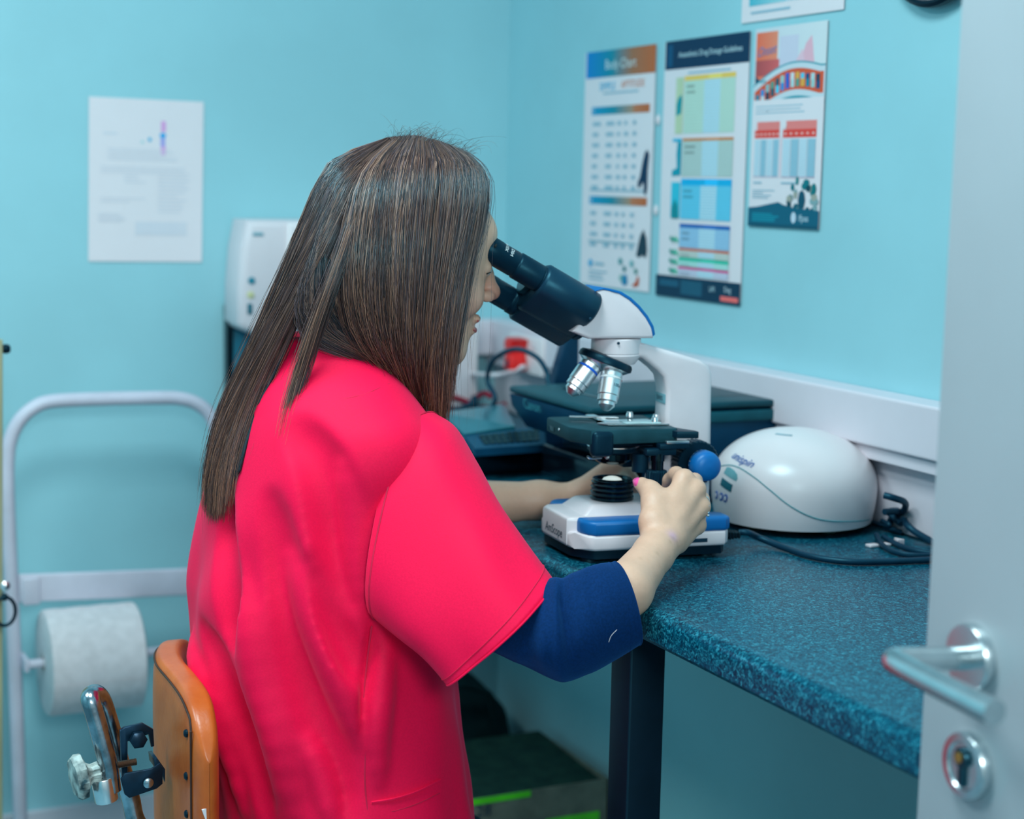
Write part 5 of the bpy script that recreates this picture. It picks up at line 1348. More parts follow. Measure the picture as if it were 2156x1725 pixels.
# ring
rc = kn[2] * .55 + fing[2][1] * .45; rd = fing[2][1] - kn[2]
g = G()
rd = Vector(rd).normalized(); r1 = rd.orthogonal().normalized(); r2 = rd.cross(r1)
g.tube([tuple(Vector(rc) + (r1 * cos(t) + r2 * sin(t)) * .0105) for t in np.linspace(0, 2 * pi, 24, endpoint=False)], .0009, 8, close=True, sub=1)
for dz in (-.0055, -.002, .0015, .005):
    c = O(1491, 1076 + dz * 1900, 1.640); g.lathe([(0, -.0018), (.0013, -.0013), (.0018, 0), (.0013, .0013), (0, .0018)], tuple(c), (0, 0, 1), 12)
g.make('ring', M_chrome, person)
# eyes, brows, lips
for sg in (-1, 1):
    V, F = blob('e', (.8225, CYP + sg * .031, 1.2575), (.0115, .0115, .0112), M_eye, '', '', 1, n=12, amp=0); mobj('eye', V, F, M_eye, person, angle=180)
    P = [(.853 - .004 * abs(q - .3), CYP + sg * (.014 + .036 * q), 1.284 + .006 * sin(pi * q)) for q in np.linspace(0, 1, 8)]
    P = [(x - .0085 - .012 * q * q, y, z) for (x, y, z), q in zip(P, np.linspace(0, 1, 8))]
    G().tube(P, .003, 8, rads=[.0028, .0034, .0012]).make('eyebrow', M_brow, person)
    P = [(.8325 - .010 * abs(q) ** 2, CYP + sg * .031 + q * .013, 1.254 - .002 * q * q) for q in np.linspace(-1, 1, 8)]
    G().tube(P, .0009, 6).make('eyelashes', M_brow, person)
for zc, rr, x0 in ((1.1952, .0042, .8290), (1.1820, .0046, .8245)):
    P = [(x0 - .007 * abs(q) ** 2 - (.0004 if abs(q) < .9 else 0), CYP + q * .021, zc + (.0012 * (1 - abs(q)) if zc > 1.19 else -.0005) - .002 * (abs(q) ** 3 if zc > 1.19 else -abs(q) ** 3)) for q in np.linspace(-1, 1, 12)]
    G().tube(P, rr, 10, rads=[.0008, rr * .8, rr, rr * .8, .0008]).make('lip', M_lip, person)

# ---- pink tunic
TN = SDF((.40, 1.58, .50), (.90, 2.10, 1.23), .0040)
zs = [.48, .58, .68, .79, .88, .97, 1.04, 1.085, 1.115, 1.145, 1.172]
cx = [.668, .664, .652, .634, .627, .632, .640, .640, .634, .636, .640]
rx = [.160, .150, .146, .150, .146, .136, .125, .112, .094, .075, .062]
ry = [.210, .196, .180, .170, .170, .172, .168, .155, .125, .090, .070]
zf = np.linspace(.46, 1.20, 371)
def smooth_table(v):
    t = np.interp(zf, zs, v); kk = np.hanning(27); kk /= kk.sum()
    return np.convolve(np.pad(t, 13, mode='edge'), kk, mode='valid')
tcx, trx, try_ = smooth_table(cx), smooth_table(rx), smooth_table(ry)
def trunk(X, Y, Z):
    c = np.interp(Z, zf, tcx); a = np.interp(Z, zf, trx); b = np.interp(Z, zf, try_)
    q = ((np.abs(X - c) / a) ** 2.25 + (np.abs(Y - CYP) / b) ** 2.25) ** (1 / 2.25)
    return np.maximum((q - 1) * np.minimum(a, b) * .85, Z - 1.178)
TN.put(trunk, (.42, 1.60, .50), (.88, 2.09, 1.22), .001)
for sg in (-1, 1):
    TN.cone((.652, CYP + sg * .085, 1.078), (.660, CYP + sg * .120, 1.056), .043, .038, .05)
TN.put(lambda X, Y, Z: Z - .512 + 0 * X + 0 * Y, (.40, 1.58, .50), (.90, 2.1, .51), 0, '-')
# folds: ridges and hollows running over the cloth, each a soft round bead along the surface
BASE = TN.F.copy()
def fold(pts, r, depth, op='+', k=.02, taper=True):
    P = []
    for a, b in pts:
        q = TN.hit(a, b)
        if q is None: continue
        d = ray(a, b); d = d / np.linalg.norm(d); P.append(q + d * (depth if op == '+' else -depth))
    if len(P) < 2: return
    P = catmull(P, 3); n = len(P)
    R = [r * (.35 + .65 * sin(pi * min(1, max(0, (i + .8) / (n + .6))))) if taper else r for i in range(n)]
    TN.chain(P, R, k, op)
FOLDS = [
    ('-', [(560, 1060), (575, 1150), (600, 1260), (630, 1380), (665, 1500), (700, 1610), (730, 1724)], .022, .0145, .022),
    ('+', [(625, 1180), (655, 1270), (690, 1360), (725, 1450), (762, 1545)], .016, .0105, .020),
    ('-', [(665, 1190), (700, 1290), (735, 1370), (760, 1430)], .014, .0095, .016),
    ('-', [(620, 900), (660, 960), (690, 1030), (712, 1110), (728, 1190), (742, 1270)], .019, .0150, .030),
    ('-', [(428, 1325), (455, 1400), (490, 1500), (530, 1620), (560, 1724)], .016, .0105, .018),
    ('+', [(410, 1350), (440, 1440), (480, 1560), (515, 1700)], .014, .0095, .018),
    ('+', [(500, 1180), (520, 1300), (550, 1430), (590, 1560), (620, 1700)], .016, .0115, .022),
    ('-', [(470, 1050), (465, 1150), (470, 1260), (480, 1350)], .018, .0135, .020),
    ('+', [(730, 985), (745, 1080), (755, 1180), (768, 1270)], .012, .0080, .016),
    ('-', [(790, 1320), (785, 1400), (775, 1480), (772, 1560)], .008, .0055, .010),
    ('+', [(812, 1370), (800, 1450), (792, 1540), (795, 1640)], .012, .0090, .016),
    ('+', [(650, 1560), (680, 1640), (700, 1724)], .010, .0070, .014),
]
for op, pts, r, dep, k_ in FOLDS: fold(pts, r * 1.05, dep * (.80 if op == '-' else .78), op, k_ * .8)
V, Q = TN.mesh(); V = smooth_mesh(V, Q, 2, .5)
cn = np.stack([V[:, 0] - .64, V[:, 1] - CYP, np.zeros(len(V))], 1); cn /= np.linalg.norm(cn, axis=1)[:, None] + 1e-6
wt = np.clip((1.10 - V[:, 2]) / .12, 0, 1)
dz_ = .0022 * np.sin(58 * V[:, 1] + 9 * V[:, 2] + 30 * V[:, 0]) + .0018 * np.sin(95 * V[:, 1] - 16 * V[:, 2] + 1.0 + 40 * V[:, 0]) * np.sin(9 * V[:, 2] + 2) + .0012 * np.sin(40 * V[:, 2] + 60 * V[:, 1] + 2)
V = V + cn * (dz_ * wt)[:, None]
tunic = mobj('tunic', V, Q, M_tunic, person, angle=180)
def seamline(pts, r, name, parent, F=TN, lift=.0003, m=M_tunic, sub=8):
    P = [q for q in (F.hit(a, b) for a, b in [(x, y) for x, y, _ in catmull([(a, b, 0) for a, b in pts], sub)]) if q is not None]
    if len(P) < 3: return
    P = [P[i] if i in (0, len(P) - 1) else (P[i - 1] + P[i] + P[i + 1]) / 3 for i in range(len(P))]
    d = EYE - P[0]; d = d / np.linalg.norm(d); P = [p + d * lift for p in P]
    G().tube([tuple(p) for p in P], r, 6, sub=1).make(name, m, parent)
M_seam = mat('tunic_seam_thread', (.62, .002, .05), rough=.7)
seamline([(783, 1318), (772, 1400), (765, 1480), (770, 1560), (768, 1640), (775, 1722)], .0011, 'side_seam', tunic, m=M_seam)
seamline([(530, 828), (610, 838), (690, 843), (760, 832), (820, 808)], .0005, 'yoke_stitch', tunic, m=M_seam)
P = [q for q in (TN.hit(a, b) for a, b in ((782, 1690), (830, 1682), (880, 1666), (928, 1642))) if q is not None]
if len(P) >= 3:
    P = catmull(P, 4); d = (EYE - P[0]); d /= np.linalg.norm(d); Vp = []; Fp = []
    for p in P:
        Vp += [p + d * .0035, p + d * .0035 - [0, 0, .15], p - d * .004, p - d * .004 - [0, 0, .15]]
    for i in range(len(P) - 1): a = 4 * i; Fp += [(a, a + 1, a + 5, a + 4), (a + 2, a, a + 4, a + 6)]
    seamline([(782, 1690), (830, 1682), (880, 1666), (928, 1642)], .0016, 'pocket_edge', tunic, lift=.001)
    seamline([(782, 1716), (830, 1708), (880, 1692), (926, 1670)], .0006, 'pocket_stitch', tunic, m=M_seam)

# ---- sleeves as lofted cloth tubes: rings given by top, bottom and a half vector towards the viewer side
def loft(name, rings, m, parent, n=64, sub=7, disp=None, thick=.0014, pw=2.0, endcap=False):
    """rings: list of (T, B, b) with T, B opposite ends of the long axis and b the short half axis"""
    A = []
    for T_, B_, b_ in rings: A.append(np.concatenate([T_, B_, b_]))
    A = [np.array(a) for a in A]; S = []
    for i in range(len(A) - 1):
        p0 = A[i - 1] if i > 0 else 2 * A[0] - A[1]; p1, p2 = A[i], A[i + 1]; p3 = A[i + 2] if i + 2 < len(A) else 2 * A[-1] - A[-2]
        for k in range(sub):
            t = k / sub; S.append(.5 * (2 * p1 + (-p0 + p2) * t + (2 * p0 - 5 * p1 + 4 * p2 - p3) * t * t + (-p0 + 3 * p1 - 3 * p2 + p3) * t ** 3))
    S.append(A[-1]); M_ = len(S); V = np.zeros((M_, n, 3))
    for j, s_ in enumerate(S):
        T_, B_, b_ = s_[:3], s_[3:6], s_[6:]; c = (T_ + B_) / 2; a_ = (T_ - B_) / 2
        for i in range(n):
            t = 2 * pi * i / n; ct, st = cos(t), sin(t)
            e_ = 2 / pw; V[j, i] = c + a_ * (abs(ct) ** e_ * (1 if ct > 0 else -1)) + b_ * (abs(st) ** e_ * (1 if st > 0 else -1))
            if disp:
                d = V[j, i] - c; V[j, i] += d / np.linalg.norm(d) * disp(j / (M_ - 1), t)
    V = V.reshape(-1, 3)
    Fq = np.array([(j * n + i, j * n + (i + 1) % n, (j + 1) * n + (i + 1) % n, (j + 1) * n + i) for j in range(M_ - 1) for i in range(n)])
    # inner layer
    c = V.reshape(M_, n, 3).mean(1, keepdims=True); D = V.reshape(M_, n, 3) - c; D /= np.linalg.norm(D, axis=2, keepdims=True)
    V2 = (V.reshape(M_, n, 3) - D * thick).reshape(-1, 3); off = M_ * n
    F2 = Fq[:, ::-1] + off
    rimf = np.array([((M_ - 1) * n + i, (M_ - 1) * n + (i + 1) % n, off + (M_ - 1) * n + (i + 1) % n, off + (M_ - 1) * n + i) for i in range(n)])
    rim0 = np.array([(i, off + i, off + (i + 1) % n, (i + 1) % n) for i in range(n)])
    o = mobj(name, np.concatenate([V, V2]), np.concatenate([Fq, F2, rimf, rim0]), m, parent, angle=180)
    return o, V.reshape(M_, n, 3)
hx = np.array([sin(YAW), cos(YAW), 0]); rx_ = np.array([cos(YAW), -sin(YAW), 0])
TV = -hx
rings = [
    (O(893, 868, 1.745), O(812, 1292, 1.705), TV * .074 - rx_ * .030),
    (O(905, 872, 1.735), O(815, 1300, 1.695), TV * .077 - rx_ * .024),
    (O(952, 905, 1.712), O(828, 1322, 1.680), TV * .078 - rx_ * .014),
    (O(1003, 985, 1.680), O(850, 1350, 1.660), TV * .076 - rx_ * .004),
    (O(1050, 1068, 1.645), O(878, 1378, 1.640), TV * .071 + rx_ * .004),
    (O(1108, 1148, 1.610), O(910, 1405, 1.620), TV * .064 + rx_ * .002),
    (O(1170, 1222, 1.575), O(944, 1433, 1.600), TV * .056 - rx_ * .002),
]
def dsl(s, t):
    return (.0035 * sin(3 * t + 4 * s) + .0020 * sin(5 * t - 6 * s)) * (.3 + .7 * s) - .004 * math.exp(-((t - 1.9) / .35) ** 2) * s
slv, SV = loft('sleeve', rings, M_tunic, tunic, n=72, sub=8, disp=dsl, pw=2.5)
# hem stitching and armhole seam on the sleeve
def ringline(SV, j, lift, r, name, parent, m=M_seam, i0=0, i1=None):
    n = SV.shape[1]; c = SV[j].mean(0); P = []
    for i in range(n):
        d = SV[j, i] - c; d /= np.linalg.norm(d); P.append(tuple(SV[j, i] + d * lift))
    G().tube(P, r, 6, close=True, sub=1).make(name, m, parent)
ringline(SV, SV.shape[0] - 4, .0003, .0005, 'hem_stitch', slv)
ringline(SV, 6, .0002, .0011, 'armhole_seam', slv)
ringline(SV, SV.shape[0] - 1, -.0004, .0013, 'hem_edge', slv, m=M_tunic)
# far sleeve
ring2 = [(np.array([.70, 1.94, 1.105]), np.array([.65, 1.945, .90]), np.array([.05, .045, 0])), (np.array([.735, 1.99, 1.065]), np.array([.665, 1.98, .87]), np.array([.045, .055, 0])), (np.array([.775, 2.015, 1.01]), np.array([.69, 2.00, .84]), np.array([.035, .055, 0])), (np.array([.81, 2.035, .965]), np.array([.72, 2.02, .83]), np.array([.03, .05, 0]))]
loft('sleeve', ring2, M_tunic, tunic, n=48, sub=6)
# ---- navy undershirt sleeves
nr = [
    (O(1010, 1110, 1.68), O(935, 1290, 1.68), TV * .034),
    (O(1070, 1165, 1.63), O(990, 1345, 1.64), TV * .038),
    (O(1122, 1208, 1.59), O(1048, 1378, 1.60), TV * .042 + rx_ * .004),
    (O(1168, 1224, 1.560), O(1110, 1408, 1.565), TV * .049 + rx_ * .004),
    (O(1205, 1212, 1.556), O(1182, 1436, 1.545), TV * .047 + rx_ * .003),
    (O(1240, 1196, 1.556), O(1238, 1418, 1.540), TV * .044 + rx_ * .004),
    (O(1270, 1186, 1.558), O(1290, 1388, 1.540), TV * .041 + rx_ * .006),
    (O(1298, 1182, 1.562), O(1341, 1354, 1.540), TV * .037 + rx_ * .010),
]
def dnv(s, t):
    a = math.exp(-((s - .52) / .16) ** 2)
    w_ = sin(t) if sin(t) > 0 else 0
    return -.0075 * abs(sin(13 * s + 1.3 * cos(t) + .4)) ** 3 * a * 1.25 * min(1, w_ * 1.5) - .003 * abs(sin(31 * s + 2 * cos(t))) ** 2 * a * w_ + .0015 * sin(3 * t + 5 * s) + .0018 * sin(40 * s + 3 * cos(t)) * math.exp(-((s - .45) / .10) ** 2) * max(0, cos(t) * .5 + .5)
us, UV = loft('undershirt_sleeve', nr, M_navy, person, n=80, sub=12, disp=dnv)
ringline(UV, UV.shape[0] - 1, -.0004, .0013, 'cuff_edge', us, m=M_navy)
ringline(UV, UV.shape[0] - 6, .0001, .0004, 'cuff_stitch', us, m=M_navy)
nl = [(np.array([.77, 2.00, 1.00]), np.array([.70, 1.99, .86]), np.array([.03, .04, 0])), (np.array([.81, 2.025, .965]), np.array([.745, 2.02, .845]), np.array([.02, .045, 0])), (np.array([.845, 2.04, .955]), np.array([.80, 2.04, .845]), np.array([.01, .045, 0])), (np.array([.885, 2.02, .958]), np.array([.865, 2.03, .868]), np.array([.0, .040, 0]))]
loft('undershirt_sleeve', nl, M_navy, person, n=48, sub=6)
G().tube([tuple(O(1282, 1352, 1.497)), tuple(O(1287, 1339, 1.495)), tuple(O(1299, 1326, 1.494))], .00025, 6).make('white_thread', M_white, us)
# ---- trousers and shoes (mostly outside the frame)
TR_ = SDF((.42, 1.60, .03), (1.16, 2.10, .66), .008)
TR_.ell((.66, CYP, .57), (.130, .170, .075), .03)
for sg in (-1, 1):
    TR_.chain([(.68, CYP + sg * .085, .560), (.84, CYP + sg * .10, .455), (.98, CYP + sg * .11, .365)], [.080, .070, .058], .03)
    TR_.chain([(.98, CYP + sg * .11, .365), (.93, CYP + sg * .11, .22), (.88, CYP + sg * .11, .10)], [.058, .052, .042], .02)
V, Q = TR_.mesh(); V = smooth_mesh(V, Q, 1); mobj('trousers', V, Q, M_trouser, person, angle=180)
for sg in (-1, 1):
    S_ = SDF((.80, CYP + sg * .11 - .07, -.01), (1.14, CYP + sg * .11 + .07, .16), .005)
    y = CYP + sg * .11
    S_.chain([(.865, y, .04), (.93, y, .045), (1.0, y + sg * .006, .035), (1.05, y + sg * .006, .030)], [.040, .042, .040, .030], .02); S_.cone((.88, y, .10), (.88, y, .05), .042, .040, .02)
    S_.put(lambda X, Y, Z: Z - .002 + 0 * X + 0 * Y, (.9, y - .1, -.02), (1.3, y + .1, 0.0), 0, '-')
    V, Q = S_.mesh(); mobj('shoe', smooth_mesh(V, Q, 1), Q, M_rubber, person, angle=180)

# ------------------------------------------------------------------ hair: a dark under layer and thousands of separate fibres
def gcurve(pts, n=16):
    """guide through (px, py, Y) stations"""
    P = catmull([ony(a, b, y) for a, b, y in pts], 8); P = np.array(P)
    L = np.concatenate([[0], np.cumsum(np.linalg.norm(np.diff(P, axis=0), axis=1))]); t = np.linspace(0, L[-1], n)
    return np.stack([np.interp(t, L, P[:, i]) for i in range(3)], 1)
C_ = CYP
NS = 18
GROUPS = {
 # curtain over the near temple down in front of the shoulder
 'front': [
   [(985, 322, C_ - .010), (1024, 372, C_ - .030), (1022, 440, C_ - .048), (990, 560, C_ - .064), (968, 680, C_ - .070), (948, 790, C_ - .072), (938, 885, C_ - .070)],
   [(955, 310, C_ - .008), (1000, 360, C_ - .045), (998, 450, C_ - .070), (968, 580, C_ - .080), (946, 700, C_ - .084), (934, 800, C_ - .080), (928, 892, C_ - .074)],
   [(925, 298, C_ - .006), (962, 360, C_ - .060), (952, 470, C_ - .084), (932, 600, C_ - .090), (918, 720, C_ - .090), (915, 800, C_ - .082), (918, 885, C_ - .072)],
   [(900, 292, C_ - .004), (915, 360, C_ - .066), (905, 480, C_ - .092), (895, 610, C_ - .096), (888, 720, C_ - .092), (892, 800, C_ - .080), (905, 880, C_ - .066)]],
 # side hair hanging vertically, its ends slipping in front of the shoulder
 'side': [
   [(905, 292, C_ - .004), (920, 360, C_ - .066), (910, 480, C_ - .092), (898, 620, C_ - .096), (888, 730, C_ - .092), (880, 800, C_ - .078), (895, 880, C_ - .05)],
   [(880, 287, C_ - .003), (865, 360, C_ - .070), (850, 480, C_ - .097), (842, 620, C_ - .100), (845, 720, C_ - .094), (860, 800, C_ - .075), (880, 870, C_ - .05)],
   [(855, 287, C_ - .002), (805, 370, C_ - .070), (785, 500, C_ - .096), (782, 620, C_ - .098), (800, 720, C_ - .088), (840, 790, C_ - .072), (870, 850, C_ - .04)],
   [(830, 290, C_ - .002), (750, 380, C_ - .064), (715, 500, C_ - .086), (705, 620, C_ - .086), (735, 715, C_ - .080), (800, 775, C_ - .075), (850, 835, C_ - .045)]],
 # under layer swept forward over the neck
 'under': [
   [(790, 300, C_), (705, 420, C_ - .055), (655, 540, C_ - .066), (622, 640, C_ - .064), (640, 715, C_ - .066), (720, 748, C_ - .076), (820, 792, C_ - .070)],
   [(780, 305, C_), (700, 430, C_ - .058), (665, 550, C_ - .074), (655, 640, C_ - .074), (685, 700, C_ - .076), (770, 745, C_ - .080), (850, 805, C_ - .062)],
   [(770, 310, C_), (695, 440, C_ - .060), (690, 560, C_ - .080), (700, 640, C_ - .082), (740, 700, C_ - .084), (810, 760, C_ - .080), (870, 830, C_ - .055)]],
 # long hair combed down the back
 'back': [
   [(815, 292, C_), (700, 345, C_ - .020), (655, 430, C_ - .020), (600, 560, C_ - .008), (545, 690, C_), (470, 860, C_ + .005), (440, 985, C_ + .005), (436, 1070, C_ + .005)],
   [(820, 292, C_), (712, 365, C_ - .040), (665, 460, C_ - .044), (612, 590, C_ - .030), (560, 710, C_ - .016), (490, 860, C_ - .008), (455, 985, C_ - .008), (448, 1085, C_ - .010)],
   [(828, 290, C_), (735, 380, C_ - .056), (690, 480, C_ - .070), (630, 610, C_ - .055), (578, 720, C_ - .036), (512, 860, C_ - .026), (470, 985, C_ - .030), (462, 1096, C_ - .034)],
   [(838, 288, C_), (760, 390, C_ - .064), (715, 480, C_ - .084), (652, 610, C_ - .074), (600, 720, C_ - .052), (545, 840, C_ - .046), (505, 960, C_ - .058), (490, 1045, C_ - .064)]],
 # thin lock over the collar
 'lock': [
   [(800, 310, C_ - .01), (745, 420, C_ - .070), (705, 540, C_ - .092), (655, 680, C_ - .088), (622, 780, C_ - .084), (603, 860, C_ - .088), (594, 925, C_ - .098)],
   [(830, 300, C_ - .01), (775, 420, C_ - .076), (735, 540, C_ - .096), (685, 680, C_ - .094), (652, 780, C_ - .088), (622, 860, C_ - .092), (600, 930, C_ - .102)]],
}
far_side = {
 'far_front': [[(985, 325, C_ + .010), (1022, 372, C_ + .030), (1026, 450, C_ + .050), (1000, 560, C_ + .066), (975, 680, C_ + .072), (955, 790, C_ + .07), (940, 860, C_ + .07)],
   [(940, 304, C_ + .006), (955, 360, C_ + .060), (945, 470, C_ + .084), (925, 600, C_ + .090), (910, 720, C_ + .088), (905, 800, C_ + .080), (905, 860, C_ + .07)],
   [(890, 290, C_ + .003), (860, 360, C_ + .070), (840, 480, C_ + .092), (830, 620, C_ + .094), (825, 720, C_ + .088), (830, 800, C_ + .075), (850, 850, C_ + .05)],
   [(845, 288, C_ + .002), (770, 380, C_ + .064), (725, 490, C_ + .084), (690, 610, C_ + .080), (680, 700, C_ + .072), (700, 760, C_ + .070), (760, 820, C_ + .06)]],
 'far_back': [[(815, 292, C_), (700, 345, C_ + .020), (655, 430, C_ + .020), (600, 560, C_ + .010), (545, 690, C_ + .01), (475, 860, C_ + .012), (445, 985, C_ + .012), (440, 1050, C_ + .012)],
   [(838, 288, C_), (750, 380, C_ + .064), (700, 480, C_ + .080), (650, 600, C_ + .066), (600, 710, C_ + .046), (530, 850, C_ + .030), (490, 960, C_ + .030), (470, 1040, C_ + .030)]],
}
GROUPS.update(far_side)
GC = {k: np.array([gcurve(c, NS) for c in v]) for k, v in GROUPS.items()}
def gmix(A, s):
    """curve at parameter s in 0..1 across the guides of a group"""
    m = len(A) - 1; q = min(m - 1e-6, max(0, s * m)); i = int(q); f = q - i
    p0 = A[i - 1] if i > 0 else 2 * A[0] - A[1]; p1, p2 = A[i], A[i + 1]; p3 = A[i + 2] if i + 2 <= m else 2 * A[m] - A[m - 1]
    return .5 * (2 * p1 + (-p0 + p2) * f + (2 * p0 - 5 * p1 + 4 * p2 - p3) * f * f + (-p0 + 3 * p1 - 3 * p2 + p3) * f ** 3)
HC0 = np.array([.74, CYP, 1.27])
# under layer sheets
Vh = []; Fh = []
for kname, A in GC.items():
    if kname == 'lock': continue
    ns = 24; o = len(Vh)
    for i in range(ns + 1):
        cur = gmix(A, i / ns)
        for j in range(NS):
            c = cur[j]; ctr = np.array([.72, CYP, min(1.30, c[2])]); d = ctr - c; d /= np.linalg.norm(d) + 1e-9
            if c[2] < 1.12: d = np.array([1, 0, 0]) if kname in ('back', 'far_back') else np.array([0, 1, 0])
            Vh.append(c + d * (.007 if c[2] > 1.12 else .004))
    for i in range(ns):
        for j in range(NS - 2): Fh.append((o + i * NS + j, o + i * NS + j + 1, o + (i + 1) * NS + j + 1, o + (i + 1) * NS + j))
nV = len(Vh)
hu = mobj('hair_under_layer', Vh, Fh, mat('dark_hair_mass', (.018, .018, .022), rough=.6, noise=.25, nscale=250, stretch=(6, 6, .35)), person, angle=180)
sd = hu.modifiers.new('thick', 'SOLIDIFY'); sd.thickness = .003; sd.offset = 0
# scalp cap under the parting
CAP = SDF((.60, CYP - .12, 1.20), (.88, CYP + .12, 1.42), .005)
CAP.ell((.735, CYP, 1.308), (.109, .080, .092), .01, R=HR)
CAP.put(lambda X, Y, Z: .060 - np.sqrt((X - .700) ** 2 * 0 + (np.maximum(0, X - .80)) ** 2 + 0 * Y + 0 * Z) * 100, (.8, CYP - .1, 1.2), (.9, CYP + .1, 1.42), 0, '-') if False else None
V, Q = CAP.mesh(); keep = (V[Q].mean(1)[:, 0] < .835 - (1.36 - V[Q].mean(1)[:, 2]) * .55) | (V[Q].mean(1)[:, 2] > 1.362)
mobj('scalp_hair', V, Q[keep], MATS['dark_hair_mass'], person, angle=180)
PALETTE = [s2l(c) for c in ((62, 48, 42), (84, 66, 56), (48, 40, 40), (104, 86, 74), (70, 62, 66), (128, 110, 92), (90, 82, 86), (150, 136, 118), (110, 104, 108))]
PALETTE = [(c[0] * 1.25, c[1], c[2] * 1.02) for c in PALETTE]
PW = np.array([.19, .18, .14, .14, .10, .10, .06, .055, .035]); PW /= PW.sum()
rs = np.random.RandomState(11)
SV_, SF_, SC_ = [], [], []
voff = 0
def strands(kname, N, spread, wmin, wmax, clump, tail=.06, wild=.002, tint=None):
    global voff
    A = GC[kname]; K = 14
    clumps = rs.rand(clump); co = rs.randn(clump, 3) * .0016; ccol = rs.choice(len(PALETTE), clump, p=PW)
    for q in range(N):
        ci = rs.randint(clump); pull = rs.rand() * .8
        s = rs.rand() * (1 - pull) + clumps[ci] * pull
        s2 = clumps[ci] * .75 + s * .25
        c1 = gmix(A, s); c2 = gmix(A, min(1, max(0, s2)))
        t = np.linspace(0, 1, NS)[:, None]
        cur = c1 * (1 - t ** 1.5) + c2 * t ** 1.5
        ctr = np.stack([np.full(NS, .72), np.full(NS, CYP), np.minimum(1.30, cur[:, 2])], 1); d = cur - ctr; d /= np.linalg.norm(d, axis=1)[:, None] + 1e-9
        low = cur[:, 2] < 1.12
        if kname in ('back', 'far_back'): d[low] = np.array([-1, 0, 0.])
        dep = rs.rand() ** .7 * spread - spread * .55
        cur = cur + d * dep * np.minimum(1, t * 4 + .25) + co[ci] * t
        ph = rs.rand(3) * 6.28; am = wild * (rs.rand() ** 2 + .2)
        cur = cur + am * np.stack([np.sin(t[:, 0] * (3 + 3 * rs.rand()) + ph[i]) - sin(ph[i]) for i in range(3)], 1) * t
        L = 1 - tail * rs.rand() ** 1.5 * 2.2; L0 = rs.rand() * .03
        u = np.linspace(L0, max(.3, L), K) * (NS - 1); i0 = np.minimum(u.astype(int), NS - 2); f = (u - i0)[:, None]
        # smooth resample
        pm = cur[np.maximum(i0 - 1, 0)]; p1 = cur[i0]; p2 = cur[i0 + 1]; pn = cur[np.minimum(i0 + 2, NS - 1)]
        P = .5 * (2 * p1 + (-pm + p2) * f + (2 * pm - 5 * p1 + 4 * p2 - pn) * f * f + (-pm + 3 * p1 - 3 * p2 + pn) * f ** 3)
        w_ = (wmin + (wmax - wmin) * rs.rand()) * np.interp(np.linspace(0, 1, K), [0, .1, .7, 1], [.5, 1, .9, .25])
        T_ = np.gradient(P, axis=0); T_ /= np.linalg.norm(T_, axis=1)[:, None] + 1e-9
        n1 = np.cross(T_, d[np.minimum(i0, NS - 1)]); n1 /= np.linalg.norm(n1, axis=1)[:, None] + 1e-9; n2 = np.cross(T_, n1)
        R = np.stack([P + n1 * w_[:, None], P + (n2 * .8 - n1 * .5) * w_[:, None], P + (-n2 * .8 - n1 * .5) * w_[:, None]], 1).reshape(-1, 3)
        j = np.arange(K - 1)[:, None] * 3; a = np.arange(3)[None, :]
        F = np.stack([j + a, j + (a + 1) % 3, j + 3 + (a + 1) % 3, j + 3 + a], 2).reshape(-1, 4)
        pc = np.array(PALETTE[ccol[ci] if rs.rand() < .55 else rs.choice(len(PALETTE), p=PW)]) * (.8 + .4 * rs.rand())
        if tint is not None: pc = pc * np.array(tint)
        warm = np.interp(np.linspace(0, 1, K), [0, .45, 1], [0, .15, 1])[:, None]
        cc = pc[None, :] * (1 - warm) + pc[None, :] * np.array([1.35, 1.0, .72]) * warm
        SV_.append(R); SF_.append(F + voff); SC_.append(np.repeat(cc, 3, 0)); voff += len(R)
strands('front', 3000, .013, .00022, .00042, 80, .10, .0045)
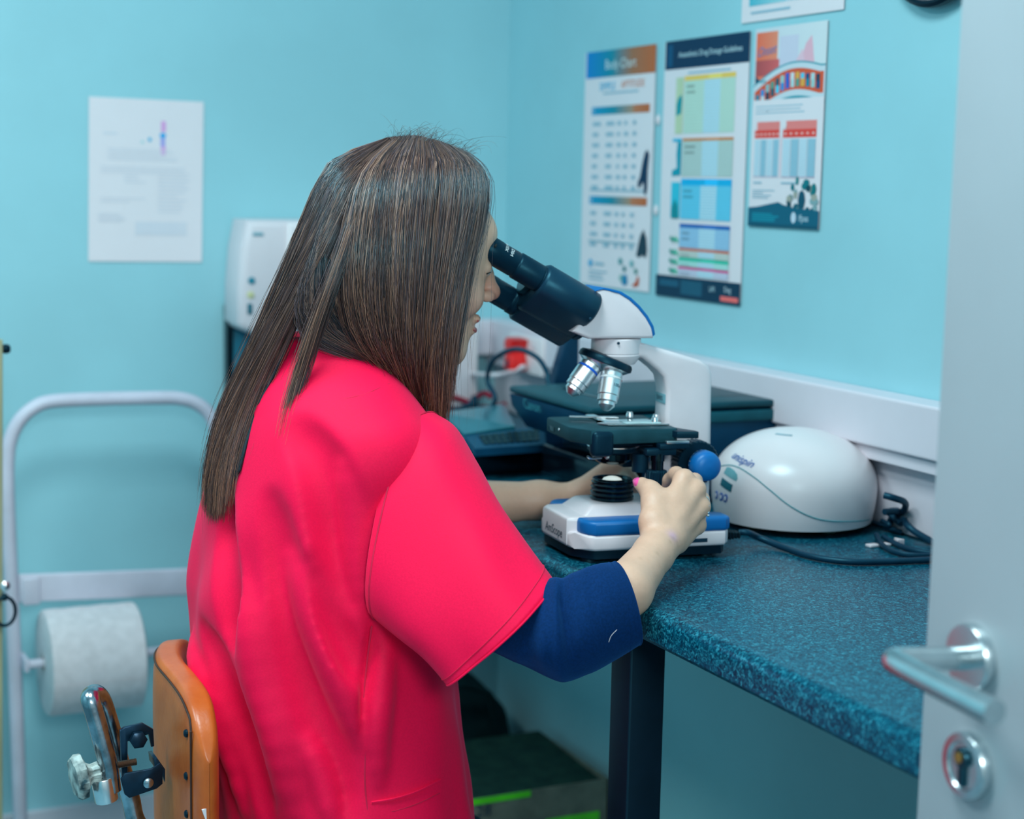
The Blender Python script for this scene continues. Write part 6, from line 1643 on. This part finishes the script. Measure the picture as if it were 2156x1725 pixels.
strands('side', 4200, .015, .00022, .00045, 110, .05, .0042)
strands('under', 1700, .010, .00022, .00042, 30, .05, .0020, (.85, .95, 1.12))
strands('back', 4200, .016, .00022, .00045, 90, .07, .0045)
strands('lock', 650, .012, .00020, .00040, 14, .16, .0035)
strands('far_front', 900, .010, .0004, .0006, 30, .06, .002)
strands('far_back', 700, .010, .0004, .0006, 24, .06, .002)
strands('front', 160, .034, .00015, .00024, 60, .20, .016)
strands('back', 110, .030, .00015, .00024, 60, .20, .014)
strands('side', 90, .028, .00015, .00024, 60, .20, .012)
# short flyaways over the crown
for q in range(260):
    s = rs.rand(); a = gmix(GC['side'], rs.rand()) if s < .5 else gmix(GC[rs.choice(['front', 'far_front'])], rs.rand())
    p = a[0] * (1 - .3 * rs.rand()) + a[2] * .0 + (a[1] - a[0]) * rs.rand() * .8 + a[0] * 0
    p = a[0] + (a[1] - a[0]) * rs.rand() * .9
    d = p - np.array([.735, CYP, 1.30]); d /= np.linalg.norm(d); tn = np.array([rs.randn() * .6 + .5, rs.randn() * .5, rs.randn() * .2]); L = .008 + .022 * rs.rand() ** 2; K = 8
    t = np.linspace(0, 1, K)[:, None]
    P = p + tn * L * t + d * (L * .9 * np.sin(t * (1.2 + 1.6 * rs.rand())) * .7) 
    w_ = (.00016 + .0001 * rs.rand()) * (1 - .7 * t[:, 0])
    R = np.stack([P + np.array([0, 0, 1]) * w_[:, None], P + np.array([.86, 0, -.5]) * w_[:, None], P + np.array([-.5, .7, -.5]) * w_[:, None]], 1).reshape(-1, 3)
    j = np.arange(K - 1)[:, None] * 3; aa = np.arange(3)[None, :]
    F = np.stack([j + aa, j + (aa + 1) % 3, j + 3 + (aa + 1) % 3, j + 3 + aa], 2).reshape(-1, 4)
    SV_.append(R); SF_.append(F + voff); SC_.append(np.tile(np.array(PALETTE[rs.randint(4)]), (len(R), 1))); voff += len(R)
hair = mobj('hair', np.concatenate(SV_), np.concatenate(SF_), M_hair, person, angle=180, vc=np.concatenate(SC_))
